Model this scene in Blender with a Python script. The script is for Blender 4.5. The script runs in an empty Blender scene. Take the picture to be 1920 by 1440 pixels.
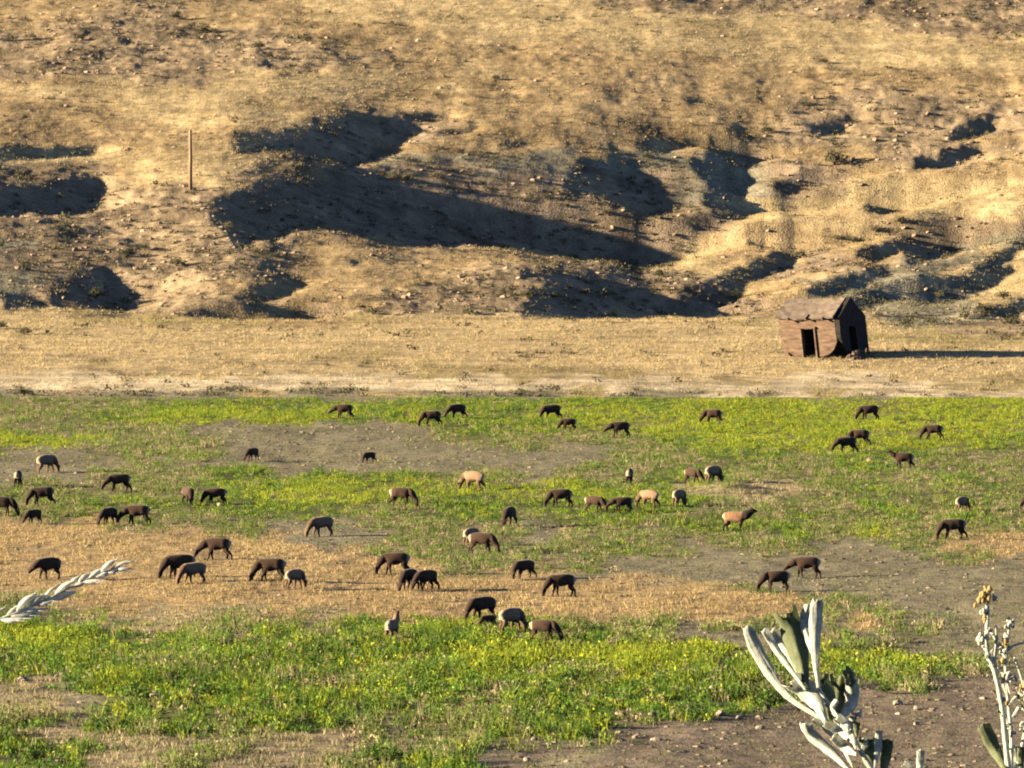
import bpy, bmesh, math, random
import numpy as np
from mathutils import Vector, Matrix

# ------------------------------------------------------------------ camera, sky, sun
SC = bpy.context.scene
COL = SC.collection
F = 13729.0                       # focal length in photograph pixels (1920 wide): about 8 degrees across
PITCH = math.atan(710.0 / F)
CP, SP = math.cos(PITCH), math.sin(PITCH)
ZC = 31.7                         # eye height above the valley floor
SUN_EL = math.radians(12.5)
SUN_AZ = math.radians(187.0)      # the sun stands left of the view

cam = bpy.data.cameras.new('camera')
cam.angle = 2 * math.atan(960 / F)
cam.clip_start = 0.1
cam.clip_end = 5000
camo = bpy.data.objects.new('camera', cam)
COL.objects.link(camo)
camo.location = (0, 0, ZC)
camo.rotation_euler = (math.pi / 2 - PITCH, 0, 0)
SC.camera = camo

w = bpy.data.worlds.new('World')
SC.world = w
w.use_nodes = True
nt = w.node_tree
bg = nt.nodes['Background']
sky = nt.nodes.new('ShaderNodeTexSky')
sky.sky_type = 'NISHITA'
sky.sun_disc = False
sky.sun_elevation = SUN_EL
sky.sun_rotation = math.radians(-90)
sky.altitude = 2200
sky.air_density = 0.4
sky.dust_density = 0.1
nt.links.new(sky.outputs[0], bg.inputs[0])
bg.inputs[1].default_value = 0.05

sl = bpy.data.lights.new('sun', 'SUN')
sl.energy = 5.0
sl.angle = math.radians(0.5)
sl.color = (1.0, 0.82, 0.55)
so = bpy.data.objects.new('sun', sl)
COL.objects.link(so)
sd = Vector((math.cos(SUN_AZ) * math.cos(SUN_EL), math.sin(SUN_AZ) * math.cos(SUN_EL), math.sin(SUN_EL)))
so.rotation_euler = sd.to_track_quat('Z', 'Y').to_euler()
so.location = sd * 200

SC.view_settings.view_transform = 'Standard'
SC.view_settings.look = 'None'
SC.view_settings.gamma = 1
SC.view_settings.exposure = 1.9
SC.cycles.filter_width = 2.0
SC.cycles.diffuse_bounces = 0

RNG = np.random.default_rng(7)
random.seed(7)

# ------------------------------------------------------------------ projection helpers
def g_of_v(v):
    b = (720.0 - v) / F
    return (-SP + b * CP) / (CP + b * SP)
def v_of_g(g):
    b = (g * CP + SP) / (CP - g * SP)
    return 720.0 - F * b
def at(u, v, Y):
    b = (720.0 - v) / F
    t = Y / (CP + b * SP)
    return Vector(((u - 960.0) / F * t, Y, ZC + (-SP + b * CP) * t))
def pix(x, y, z):
    dz = z - ZC
    dep = y * CP - dz * SP
    return 960.0 + F * x / dep, 720.0 - F * (y * SP + dz * CP) / dep

# ------------------------------------------------------------------ noise
def _hash(ix, iy, seed):
    h = (ix * 374761393 + iy * 668265263 + seed * 1442695041) & 0xFFFFFFFF
    h = ((h ^ (h >> 13)) * 1274126177) & 0xFFFFFFFF
    return ((h ^ (h >> 16)) & 0xFFFF) / 65535.0
def vnoise(x, y, seed=0):
    x = np.asarray(x, float); y = np.asarray(y, float)
    ix = np.floor(x).astype(np.int64); iy = np.floor(y).astype(np.int64)
    fx = x - ix; fy = y - iy
    fx = fx * fx * fx * (fx * (fx * 6 - 15) + 10); fy = fy * fy * fy * (fy * (fy * 6 - 15) + 10)
    a = _hash(ix, iy, seed); b = _hash(ix + 1, iy, seed); c = _hash(ix, iy + 1, seed); d = _hash(ix + 1, iy + 1, seed)
    return (a + (b - a) * fx) * (1 - fy) + (c + (d - c) * fx) * fy * 1.0 - 0.5
def fbm(x, y, octaves=4, seed=0):
    s = 0; a = 1.0
    for o in range(octaves):
        s = s + a * vnoise(x * 2 ** o + 17.3 * o, y * 2 ** o - 9.1 * o, seed + o)
        a *= 0.5
    return s
def smooth(x, a, b):
    t = np.clip((x - a) / (b - a), 0, 1)
    return t * t * (3 - 2 * t)

# ------------------------------------------------------------------ materials
def node_mat(name):
    m = bpy.data.materials.new(name)
    m.use_nodes = True
    n = m.node_tree.nodes
    return m, m.node_tree, n, m.node_tree.links, n['Principled BSDF']
def ground_mat(name, s1, s2, amp, bump):
    m, t, n, l, p = node_mat(name)
    at_ = n.new('ShaderNodeAttribute'); at_.attribute_name = 'col'
    tc = n.new('ShaderNodeNewGeometry')
    n1 = n.new('ShaderNodeTexNoise'); n1.inputs['Scale'].default_value = s1; n1.inputs['Detail'].default_value = 6
    n2 = n.new('ShaderNodeTexNoise'); n2.inputs['Scale'].default_value = s2; n2.inputs['Detail'].default_value = 3
    l.new(tc.outputs['Position'], n1.inputs['Vector']); l.new(tc.outputs['Position'], n2.inputs['Vector'])
    ad = n.new('ShaderNodeMath'); ad.operation = 'ADD'
    l.new(n1.outputs[0], ad.inputs[0]); l.new(n2.outputs[0], ad.inputs[1])
    mr = n.new('ShaderNodeMapRange')
    mr.inputs[1].default_value = 0.7; mr.inputs[2].default_value = 1.3
    mr.inputs[3].default_value = 1 - amp; mr.inputs[4].default_value = 1 + amp
    l.new(ad.outputs[0], mr.inputs[0])
    vm = n.new('ShaderNodeVectorMath'); vm.operation = 'SCALE'
    l.new(at_.outputs['Color'], vm.inputs[0]); l.new(mr.outputs[0], vm.inputs['Scale'])
    l.new(vm.outputs[0], p.inputs['Base Color'])
    p.inputs['Roughness'].default_value = 0.95
    p.inputs['Specular IOR Level'].default_value = 0.1
    bp = n.new('ShaderNodeBump'); bp.inputs['Strength'].default_value = bump; bp.inputs['Distance'].default_value = 0.15
    l.new(ad.outputs[0], bp.inputs['Height']); l.new(bp.outputs[0], p.inputs['Normal'])
    return m
def leafy_mat(name, transl=0.35, attr='col', color=None, rough=0.8):
    m, t, n, l, p = node_mat(name)
    out = n['Material Output']
    p.inputs['Roughness'].default_value = rough
    p.inputs['Specular IOR Level'].default_value = 0.15
    tr = n.new('ShaderNodeBsdfTranslucent')
    mx = n.new('ShaderNodeMixShader'); mx.inputs[0].default_value = transl
    if color is None:
        a = n.new('ShaderNodeAttribute'); a.attribute_name = attr
        c = a.outputs['Color']
    else:
        tc = n.new('ShaderNodeTexCoord')
        nz = n.new('ShaderNodeTexNoise'); nz.inputs['Scale'].default_value = 420; nz.inputs['Detail'].default_value = 7; nz.inputs['Roughness'].default_value = .7
        l.new(tc.outputs['Object'], nz.inputs['Vector'])
        cr = n.new('ShaderNodeValToRGB')
        cr.color_ramp.elements[0].color = (*[k * 0.6 for k in color], 1); cr.color_ramp.elements[0].position = 0.3
        cr.color_ramp.elements[1].color = (*[min(1, k * 1.15) for k in color], 1); cr.color_ramp.elements[1].position = 0.7
        l.new(nz.outputs[0], cr.inputs[0])
        c = cr.outputs[0]
        bp = n.new('ShaderNodeBump'); bp.inputs['Strength'].default_value = .5; bp.inputs['Distance'].default_value = .0006
        l.new(nz.outputs[0], bp.inputs['Height']); l.new(bp.outputs[0], p.inputs['Normal'])
    l.new(c, p.inputs['Base Color']); l.new(c, tr.inputs['Color'])
    l.new(p.outputs[0], mx.inputs[1]); l.new(tr.outputs[0], mx.inputs[2])
    l.new(mx.outputs[0], out.inputs['Surface'])
    return m
def rough_mat(name, c0, c1, scale, bump=0.6, dist=0.05, attr=None, stretch=(1, 1, 1), space='Object'):
    m, t, n, l, p = node_mat(name)
    tc = n.new('ShaderNodeTexCoord'); mp = n.new('ShaderNodeMapping'); mp.inputs['Scale'].default_value = stretch
    l.new(tc.outputs[space], mp.inputs['Vector'])
    nz = n.new('ShaderNodeTexNoise'); nz.inputs['Scale'].default_value = scale; nz.inputs['Detail'].default_value = 8
    l.new(mp.outputs[0], nz.inputs['Vector'])
    cr = n.new('ShaderNodeValToRGB')
    cr.color_ramp.elements[0].color = (*c0, 1); cr.color_ramp.elements[0].position = 0.32
    cr.color_ramp.elements[1].color = (*c1, 1); cr.color_ramp.elements[1].position = 0.68
    l.new(nz.outputs[0], cr.inputs[0])
    l.new(cr.outputs[0], p.inputs['Base Color'])
    p.inputs['Roughness'].default_value = 0.9
    p.inputs['Specular IOR Level'].default_value = 0.2
    bp = n.new('ShaderNodeBump'); bp.inputs['Strength'].default_value = bump; bp.inputs['Distance'].default_value = dist
    l.new(nz.outputs[0], bp.inputs['Height']); l.new(bp.outputs[0], p.inputs['Normal'])
    return m

# ------------------------------------------------------------------ mesh helpers
def np_mesh(name, V, faces_flat, per, C=None, mat=None, smooth_shade=False):
    me = bpy.data.meshes.new(name)
    nv = len(V); nf = len(faces_flat) // per
    me.vertices.add(nv); me.loops.add(nf * per); me.polygons.add(nf)
    me.vertices.foreach_set('co', np.ascontiguousarray(V, np.float32).ravel())
    me.loops.foreach_set('vertex_index', np.ascontiguousarray(faces_flat, np.int32))
    me.polygons.foreach_set('loop_start', np.arange(0, nf * per, per, dtype=np.int32))
    me.polygons.foreach_set('use_smooth', np.full(nf, smooth_shade, bool))
    me.update(calc_edges=True)
    if C is not None:
        ca = me.color_attributes.new('col', 'FLOAT_COLOR', 'POINT')
        ca.data.foreach_set('color', np.concatenate([C, np.ones((nv, 1))], 1).astype(np.float32).ravel())
    if mat: me.materials.append(mat)
    return me
def grid_faces(nr, nc):
    i = np.arange(nr - 1)[:, None] * nc + np.arange(nc - 1)[None]
    return np.stack([i, i + 1, i + nc + 1, i + nc], -1).ravel()
def link(name, me, parent=None, loc=(0, 0, 0), rot=(0, 0, 0)):
    o = bpy.data.objects.new(name, me)
    COL.objects.link(o)
    o.location = loc; o.rotation_euler = rot
    if parent: o.parent = parent
    return o
def tag(o, label=None, cat=None, group=None, kind=None):
    if label: o['label'] = label
    if cat: o['category'] = cat
    if group: o['group'] = group
    if kind: o['kind'] = kind
    return o
def empty(name, loc, rz=0):
    o = bpy.data.objects.new(name, None)
    COL.objects.link(o); o.location = loc; o.rotation_euler = (0, 0, rz)
    o.empty_display_size = 0.3
    return o

# ------------------------------------------------------------------ land cover maps (what grows where)
FIELD_ROWS = """
bbgbbbbbgbbbbbbbbbgbbbbb
gggGGGGGGGGGGGGGYYYYYYYY
ggGYYYYYGYGGYYYYYYYYYYYY
ggggbbbbbbgGGYYYYYYYYYYY
YYgggbbbbbgggggGYYYYYYYG
bbgggbbbbbbbbbggGGGYGGgg
bbbgbbbbbbbbbbggggggGggg
bbgggGGGGGggbggGGgggggGg
gggggGYYYYYYYYGGtttgGggg
gGGGGGGYYGGGGGGGGtggGgGg
ggGggGGGggGGgGGGggggGgGg
dddgggbbbgggbgggGGGggggg
dddddddbbgggbgggggGgYgdd
dddddddddgggggGgbggbbbgd
ddddddddddggggbbbbbbbbbb
dddddddddddddbbbbbbbbbbb
dddddddddddddddddgbbbbbb
gddddddddddddddddddgbbbb
ggdtttdtdddddddddddggbbb
GGtttgggGdGgGgggbgbbdgbb
YYGGgtGgGGGGggGgbbbgbbbb
YYGGGGGGGGGYYYYYYbbbgbbb
GGGGgGGGGGGYYYYYYGgYYYgb
GGGgggGGGGGYYgYYGGGGGGgb
tbGGGGGggGGGGgGGGGggsgss
ttbGGGGGGGGgGGGGGGgsssss
ttbgGGGGGGggGGGGGGssssss
gtGGGGGGggggGGgsssssssss
gttgGgttgbgGgGssssssssss
Ggtttgttgtgbsbssssssssss
GGttgtttgGGssbssssssssss
GGttttttgGGssbssssssssss
""".split()
FIELD_V0, FIELD_DV = 734.0, 23.0
HILL_ROWS = """
oooroooppppppprrrrrrrrrr
oorrooopppppppppppprrrrr
orrrroooooppppppppppprrr
rrrrrrroooopppppppppppop
rrrrrrrroooooopppppppppp
rrrrrrrrrooooooooppppppp
rrrrrrrrooopoooooooopppp
ooprrpppppoooooooooooooo
pppppppppopooooooooorooo
ooppppppoooooooooorrrroo
oooppppooooooooooorrrrrr
ooooppprrroooooooorrrrrr
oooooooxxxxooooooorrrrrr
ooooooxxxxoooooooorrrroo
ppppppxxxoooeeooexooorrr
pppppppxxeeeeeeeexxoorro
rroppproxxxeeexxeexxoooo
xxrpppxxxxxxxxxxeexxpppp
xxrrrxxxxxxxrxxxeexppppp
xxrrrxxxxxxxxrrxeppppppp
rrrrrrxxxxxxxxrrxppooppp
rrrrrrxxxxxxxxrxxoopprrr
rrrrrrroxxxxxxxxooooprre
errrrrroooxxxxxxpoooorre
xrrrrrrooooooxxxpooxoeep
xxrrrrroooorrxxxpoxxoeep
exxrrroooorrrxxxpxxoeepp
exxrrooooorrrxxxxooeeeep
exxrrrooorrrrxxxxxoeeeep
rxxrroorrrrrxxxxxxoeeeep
ppqqqqooqppppppppqppreer
pppppppppppppppppppppqrr
ppppppppppppppppppppqqqq
pppppppppppppppppppppppp
ppqppppqqppppppppppppppp
ppppppppppqqqqqppppppppp
wwwwwwwwwwwwwwwwwqwwwwqq
brbbbbqbbqbbbqwbwwwqwwww
bbbbbbbbbbbbbbbbbbbbbbbb
""".split()
HILL_V0, HILL_DV = 10.0, 19.6
PAL = {  # natural colours: soil / ground tone, plant tone
    'Y': ((.21, .20, .07), (.35, .40, .035)), 'G': ((.14, .15, .05), (.145, .25, .035)),
    'g': ((.21, .185, .095), (.21, .235, .07)), 'd': ((.40, .285, .145), (.49, .36, .175)),
    't': ((.35, .28, .165), (.46, .37, .22)), 'b': ((.245, .215, .14), (.28, .26, .145)),
    's': ((.215, .172, .125), (.26, .21, .135)),
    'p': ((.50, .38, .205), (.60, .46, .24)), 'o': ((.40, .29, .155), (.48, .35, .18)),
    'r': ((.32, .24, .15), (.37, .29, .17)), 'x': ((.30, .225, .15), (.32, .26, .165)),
    'e': ((.28, .245, .17), (.31, .29, .185)), 'q': ((.39, .30, .15), (.41, .34, .15)), 'w': ((.63, .51, .33), (.62, .51, .32)),
}
def cover(rows, v0, dv, u, v, seed):
    """class letters at ground points, patch edges broken up by noise"""
    nr, nc = len(rows), 24
    A = np.array([[ord(c) for c in r[:24]] for r in rows])
    uu = u + 90 * fbm(u / 110, v / 26, 4, seed) + RNG.normal(0, 14, np.shape(u))
    vv = v + 26 * fbm(u / 90 + 40, v / 22, 4, seed + 9) + RNG.normal(0, 5, np.shape(u))
    fc = np.clip(uu / 80.0, 0, nc - 1); fr = np.clip((vv - v0) / dv + 0.5, 0, nr - 1)
    return A[np.clip(np.floor(fr), 0, nr - 1).astype(int), np.floor(fc).astype(int)]
def soft_cover(rows, v0, dv, u, v, seed, which):
    """blended colour at ground points"""
    nr, nc = len(rows), 24
    T = np.array([[PAL[c][which] for c in r[:24]] for r in rows])
    uu = u + 80 * fbm(u / 110, v / 26, 4, seed); vv = v + 24 * fbm(u / 90 + 40, v / 22, 4, seed + 9)
    fc = np.clip(uu / 80.0 - 0.5, 0, nc - 1.001); fr = np.clip((vv - v0) / dv, 0, nr - 1.001)
    c0 = fc.astype(int); r0 = fr.astype(int); a = (fc - c0)[..., None]; b = (fr - r0)[..., None]
    a = smooth(a, .2, .8); b = smooth(b, .2, .8)
    return (T[r0, c0] * (1 - a) + T[r0, c0 + 1] * a) * (1 - b) + (T[r0 + 1, c0] * (1 - a) + T[r0 + 1, c0 + 1] * a) * b

# ------------------------------------------------------------------ field (valley floor) and the slope the viewer stands on
Y_FAR = 592.0
def field_h(x, y):
    edge = smooth(Y_FAR - np.asarray(y, float), 0, 10) * smooth(np.asarray(y, float), 250, 262)
    mound = .55 * np.exp(-((x - 14.2) / 2.6) ** 2 - ((y - 476) / 3.0) ** 2) + .35 * np.exp(-((x - 19.4) / 1.6) ** 2 - ((y - 474) / 2.5) ** 2)
    return mound + edge * (0.16 * fbm(x / 7.0, y / 16.0, 3, 31) + 0.07 * fbm(x / 1.3, y / 2.2, 3, 37))
MAT_FIELD = ground_mat('field_soil', 1.1, 7.0, 0.42, 0.5)
MAT_HILL = ground_mat('hill_soil', 0.8, 5.0, 0.38, 0.6)
uu = np.arange(-220, 2141, 4.0)
vv = np.linspace(v_of_g((0 - ZC) / 250.0), v_of_g(-ZC / Y_FAR), 620)
Yr = -ZC / g_of_v(vv)
UU, YY = np.meshgrid(uu, Yr)
VV = np.repeat(vv[:, None], len(uu), 1)
XX = (UU - 960) / F * (YY / (CP + (720 - VV) / F * SP))
ZZ = field_h(XX, YY)
ZZ[0] = 0; ZZ[-1] = 0
Cf = soft_cover(FIELD_ROWS, FIELD_V0, FIELD_DV, UU, VV, 3, 0)
Cf = Cf * (1 + 0.35 * fbm(XX / 2.2, YY / 6.0, 4, 71))[..., None]
me = np_mesh('field', np.stack([XX, YY, ZZ], -1).reshape(-1, 3), grid_faces(*XX.shape), 4, np.clip(Cf.reshape(-1, 3), .02, .8), MAT_FIELD, True)
tag(link('field', me), kind='structure')

ys = np.linspace(-40, 250, 60); xs = np.linspace(-120, 120, 60)
X2, Y2 = np.meshgrid(xs, ys)
def near_h(y):
    y = np.asarray(y, float)
    return np.where(y < 5, 30.15 - 0.02 * (y - 5), np.clip(30.15 * (1 - (y - 5) / 245.0) ** 1.08, 0, 40))
Z2 = near_h(Y2) + 0.3 * fbm(X2 / 9, Y2 / 9, 3, 5) * smooth(Y2, 8, 20) * (1 - smooth(Y2, 225, 245))
me = np_mesh('slope', np.stack([X2, Y2, Z2], -1).reshape(-1, 3), grid_faces(60, 60), 4, np.full((3600, 3), (.33, .25, .14)), MAT_HILL, True)
tag(link('near_slope', me), kind='structure')
# wide ground sheet under and beyond everything in view
me = np_mesh('valley', np.array([(-2500, -300, -1.5), (2500, -300, -1.5), (2500, 3000, -1.5), (-2500, 3000, -1.5)], float), np.arange(4), 4,
             np.full((4, 3), (.36, .27, .14)), MAT_HILL)
tag(link('valley_ground', me), kind='structure')

# ------------------------------------------------------------------ hill: spurs and gullies
SH = [
 [(430,250),(520,243),(600,232),(660,222),(760,212),(838,210),(838,217),(790,228),(760,250),(730,270),(690,295),(640,312),(600,310),(560,305),(540,288),(430,287)],
 [(560,312),(640,322),(740,345),(850,372),(960,390),(1020,410),(1070,440),(1112,470),(1105,495),(1060,495),(1000,480),(960,475),(880,462),(760,450),(640,443),(560,435),(480,455),(440,460),(420,430),(385,390),(400,375),(440,360),(480,340),(530,320)],
 [(1000,535),(1060,515),(1110,505),(1150,530),(1180,555),(1260,575),(1340,588),(1380,594),(1300,600),(1100,600),(980,600),(970,580),(990,560)],
 [(0,345),(60,350),(120,335),(190,325),(200,345),(170,375),(140,405),(100,410),(50,395),(0,410),(-60,400),(-60,350)],
 [(80,555),(110,520),(160,500),(210,500),(215,530),(235,565),(240,583),(170,585),(100,580)],
 [(1080,300),(1140,290),(1190,292),(1203,320),(1190,340),(1215,375),(1240,390),(1220,397),(1140,380),(1110,355),(1060,345)],
 [(1330,262),(1370,275),(1420,275),(1425,290),(1395,310),(1390,330),(1385,360),(1400,385),(1450,375),(1440,385),(1390,395),(1340,400),(1320,370),(1330,340),(1305,320),(1290,300),(1330,295)],
 [(1150,490),(1200,465),(1240,450),(1245,420),(1280,425),(1310,435),(1305,448),(1250,465),(1200,495),(1160,512)],
 [(1340,520),(1400,508),(1460,470),(1490,470),(1480,490),(1430,515),(1370,540),(1330,565),(1290,568),(1270,545)],
 [(1480,560),(1520,540),(1600,512),(1662,495),(1665,512),(1640,525),(1560,543)],
 [(1590,558),(1700,530),(1780,520),(1830,500),(1880,470),(1930,435),(1930,458),(1870,495),(1820,520),(1720,545),(1620,570),(1600,572)],
 [(1840,412),(1930,398),(1930,420),(1860,430)],
 [(1450,340),(1510,325),(1545,318),(1540,335),(1490,350),(1455,362)],
 [(1790,235),(1850,210),(1872,205),(1855,235),(1820,250),(1770,262)],
 [(440,552),(560,520),(572,526),(520,548),(460,562)],
 [(340,583),(470,574),(590,580),(580,598),(480,603),(350,590)],
 [(800,257),(830,240),(890,228),(880,245),(830,262)],
 [(945,268),(985,258),(985,274),(950,282)],
 [(-20,280),(80,274),(190,270),(150,284),(40,292),(-20,298)],
 [(1280,185),(1340,186),(1345,192),(1285,195)],
 [(0,545),(60,540),(80,580),(0,580)],
 [(1100,330),(1150,318),(1200,335),(1225,372),(1180,380),(1120,360)],
 [(1140,500),(1190,478),(1250,452),(1300,440),(1290,456),(1230,480),(1180,508)],
 [(1250,580),(1330,540),(1400,520),(1380,548),(1310,582)],
 [(1500,585),(1560,572),(1600,580),(1540,595)],
 [(1690,560),(1760,545),(1840,520),(1900,500),(1850,535),(1760,565)],
 [(1440,395),(1520,372),(1600,352),(1570,375),(1500,396)],
 [(1610,385),(1700,362),(1800,340),(1740,368),(1650,392)],
 [(1500,240),(1560,225),(1610,222),(1570,240)],
 [(1180,442),(1250,422),(1330,408),(1402,398),(1340,418),(1250,438)],
 [(1400,452),(1470,430),(1560,413),(1592,418),(1500,442),(1420,466)],
 [(1600,474),(1700,440),(1762,428),(1700,458),(1620,488)],
 [(1690,472),(1760,450),(1832,438),(1770,470),(1700,490)],
 [(1180,272),(1260,262),(1330,260),(1250,277)],
 [(1700,302),(1780,280),(1842,270),(1780,298),(1710,316)],
 [(1090,345),(1160,352),(1230,380),(1200,392),(1120,372)],
 [(600,420),(700,440),(820,458),(700,455)],
 [(1640,605),(1700,596),(1770,600),(1740,612),(1650,615)],
 [(1820,590),(1870,575),(1920,560),(1925,575),(1860,600)],
]
MS = 4
MW, MH = (2400 + 800) // MS, 800 // MS
gx = np.arange(MW) * MS - 400.0; gy = np.arange(MH) * MS - 100.0
GX, GY = np.meshgrid(gx, gy)
GXw = GX + 14 * fbm(GX / 40, GY / 25, 3, 91); GYw = GY + 9 * fbm(GX / 40 + 9, GY / 25, 3, 95)
mask = np.zeros(GX.shape)
for poly in SH:
    ins = np.zeros(GX.shape, bool); n = len(poly)
    for i in range(n):
        x0, y0 = poly[i]; x1, y1 = poly[(i + 1) % n]
        if y0 == y1: continue
        c = ((y0 > GYw) != (y1 > GYw)) & (GXw < (x1 - x0) * (GYw - y0) / (y1 - y0) + x0)
        ins ^= c
    if SH.index(poly) in (5, 6, 7, 8, 9, 10, 11, 12, 13, 14, 15, 18) or SH.index(poly) > 20:
        ins = ins | np.roll(ins, 1, 0) | np.roll(ins, -1, 0) | np.roll(ins, 2, 0)
    mask = np.maximum(mask, ins)
def blur(a, r):
    for ax in (0, 1):
        k = np.ones(2 * r + 1) / (2 * r + 1)
        a = np.apply_along_axis(lambda m_: np.convolve(m_, k, 'same'), ax, a)
    return a
# gentler tilted ground between the big spur and the hollows right of it
for poly, val in (([(860,320),(960,318),(1080,350),(1240,402),(1300,440),(1210,470),(1120,470),(1070,438),(1000,402),(880,362),(760,338)], .45),
                  ([(1200,300),(1320,300),(1330,345),(1310,400),(1240,392),(1205,350)], .35),
                  ([(1120,480),(1180,505),(1250,560),(1180,552),(1110,502)], .6),
                  ([(560,440),(760,455),(960,480),(1000,500),(880,490),(640,462)], .3)):
    ins = np.zeros(GX.shape, bool); n = len(poly)
    for i in range(n):
        x0, y0 = poly[i]; x1, y1 = poly[(i + 1) % n]
        if y0 != y1: ins ^= ((y0 > GYw) != (y1 > GYw)) & (GXw < (x1 - x0) * (GYw - y0) / (y1 - y0) + x0)
    mask = np.maximum(mask, ins * val)
mask = blur(mask, 1)
def mask_at(u, v):
    fx = np.clip((u + 400) / MS, 0, MW - 1.01); fy = np.clip((v + 100) / MS, 0, MH - 1.01)
    ix = fx.astype(int); iy = fy.astype(int); ax = fx - ix; ay = fy - iy
    return (mask[iy, ix] * (1 - ax) + mask[iy, ix + 1] * ax) * (1 - ay) + (mask[iy + 1, ix] * (1 - ax) + mask[iy + 1, ix + 1] * ax) * ay
HY = np.concatenate([np.linspace(Y_FAR, 678, 150), np.linspace(678.4, 905, 620), np.linspace(912, 1500, 24)])
def base_z(y):
    return np.where(y < 672, 0.03 * (y - Y_FAR), np.where(y < 684, 2.4 + 0.03 * (y - 672) + (y - 672) ** 2 * .13 / 24, 2.76 + 0.78 + 0.16 * (y - 684)))
VB = v_of_g((base_z(HY) - ZC) / HY)
HU = np.arange(-300, 2221, 3.0)
HV = np.empty((len(HY), len(HU)))
v = VB.copy()
drift = 0.34
for k, u in enumerate(HU):
    HV[:, k] = v
    mm = mask_at(np.full(len(v), u), v)
    D = v - VB
    Dp = np.concatenate([[0], np.cumsum(np.concatenate([np.full(75, D[0]), D, np.full(75, D[-1])]))])
    Ds = (Dp[151:] - Dp[:-151]) / 151.0
    rel = np.clip(-D / 260.0 + (Ds - D) / 24.0, -0.22, 0.18)
    m_ = mm * drift + (1 - mm) * rel
    m_ = np.where(m_ > 0, m_ * smooth(604 - v, 0, 13), m_) * (VB < 603)
    v = v + m_ * 3.0
HX = (HU[None] - 960) / F * (HY[:, None] / (CP + (720 - HV) / F * SP))
HZ = ZC + g_of_v(HV) * HY[:, None]
YG = np.repeat(HY[:, None], len(HU), 1)
UG = np.repeat(HU[None], len(HY), 0)
rough_tab = {'p': .3, 'o': .55, 'r': 1.0, 'x': .6, 'e': .45, 'q': .4, 'w': .3, 'b': .7}
R_ = np.array([[rough_tab[c] for c in r[:24]] for r in HILL_ROWS])
ri = np.clip((HV - HILL_V0) / HILL_DV, 0, len(R_) - 1.01); ci = np.clip(UG / 80 - .5, 0, 22.99)
r0 = ri.astype(int); c0 = ci.astype(int); fa = ri - r0; fb = ci - c0
RG = (R_[r0, c0] * (1 - fb) + R_[r0, c0 + 1] * fb) * (1 - fa) + (R_[r0 + 1, c0] * (1 - fb) + R_[r0 + 1, c0 + 1] * fb) * fa
amp = smooth(HY, 676, 690)[:, None]
flat = (smooth(HY, Y_FAR, Y_FAR + 3) * 0.12)[:, None]
HZ = HZ + (amp * RG + flat) * (0.42 * fbm(HX / 7, YG / 14, 2, 51) + 0.26 * fbm(HX / 2.4, YG / 5.5, 3, 57) + 0.06 * fbm(HX / .8, YG / 1.6, 2, 59) + 0.34 * fbm(HX / 11 + .05 * YG, YG / 3.2, 2, 61))
for it in range(160):                      # loose ground slumps: no face steeper than about forty degrees
    dz = np.diff(HZ, axis=0); lim = 1.15 * np.diff(HY)[:, None]
    ex_ = np.clip(dz - lim, 0, None) * .25
    HZ[1:] -= ex_; HZ[:-1] += ex_
HZ[0] = 0
HVt = pix(HX, YG, HZ)[1]
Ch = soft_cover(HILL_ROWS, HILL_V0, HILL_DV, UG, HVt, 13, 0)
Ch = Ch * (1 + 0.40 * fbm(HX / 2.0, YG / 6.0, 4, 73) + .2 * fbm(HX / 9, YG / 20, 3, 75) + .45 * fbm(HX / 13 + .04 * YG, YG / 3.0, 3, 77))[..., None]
TRACKS = ((70, 664, 960, 697, 2.6), (960, 693, 1925, 726, 2.6), (150, 690, 1500, 716, 3.5), (1130, 712, 1925, 741, 3.0))
def ruts(U, V):
    r = 0
    for ua, va, ub, vb, wd_ in TRACKS:
        lv = va + (U - ua) * (vb - va) / (ub - ua) + 3 * vnoise(U / 60, U * 0, 7)
        r = np.maximum(r, np.exp(-((V - lv) / wd_) ** 2) * smooth(U, ua - 40, ua + 40) * (1 - smooth(U, ub - 40, ub + 40)) * np.clip(.75 + .8 * vnoise(U / 35, U * 0 + 3, 8), 0, 1))
    return r
t_ = ruts(UG, HVt)
Ch = Ch * (1 - .6 * t_[..., None]) + np.array((.22, .175, .10)) * .6 * t_[..., None]
HZ = HZ - .06 * t_
me = np_mesh('hill', np.stack([HX, YG, HZ], -1).reshape(-1, 3), grid_faces(*HX.shape), 4, np.clip(Ch.reshape(-1, 3), .02, .8), MAT_HILL, True)
tag(link('hill', me), kind='structure')
def hill_at(u, v):
    """ground point of the plain or hill seen at a photograph position"""
    k = int(round((u - HU[0]) / 3.0)); k = max(0, min(len(HU) - 1, k))
    col = HVt[:, k]
    idx = np.where(col <= v)[0]
    j = idx[0] if len(idx) else len(col) - 1
    return Vector((HX[j, k], HY[j], HZ[j, k]))
def field_at(u, v):
    Y = -ZC / g_of_v(v)
    p = at(u, v, Y)
    return Vector((p.x, p.y, float(field_h(p.x, p.y))))

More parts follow.
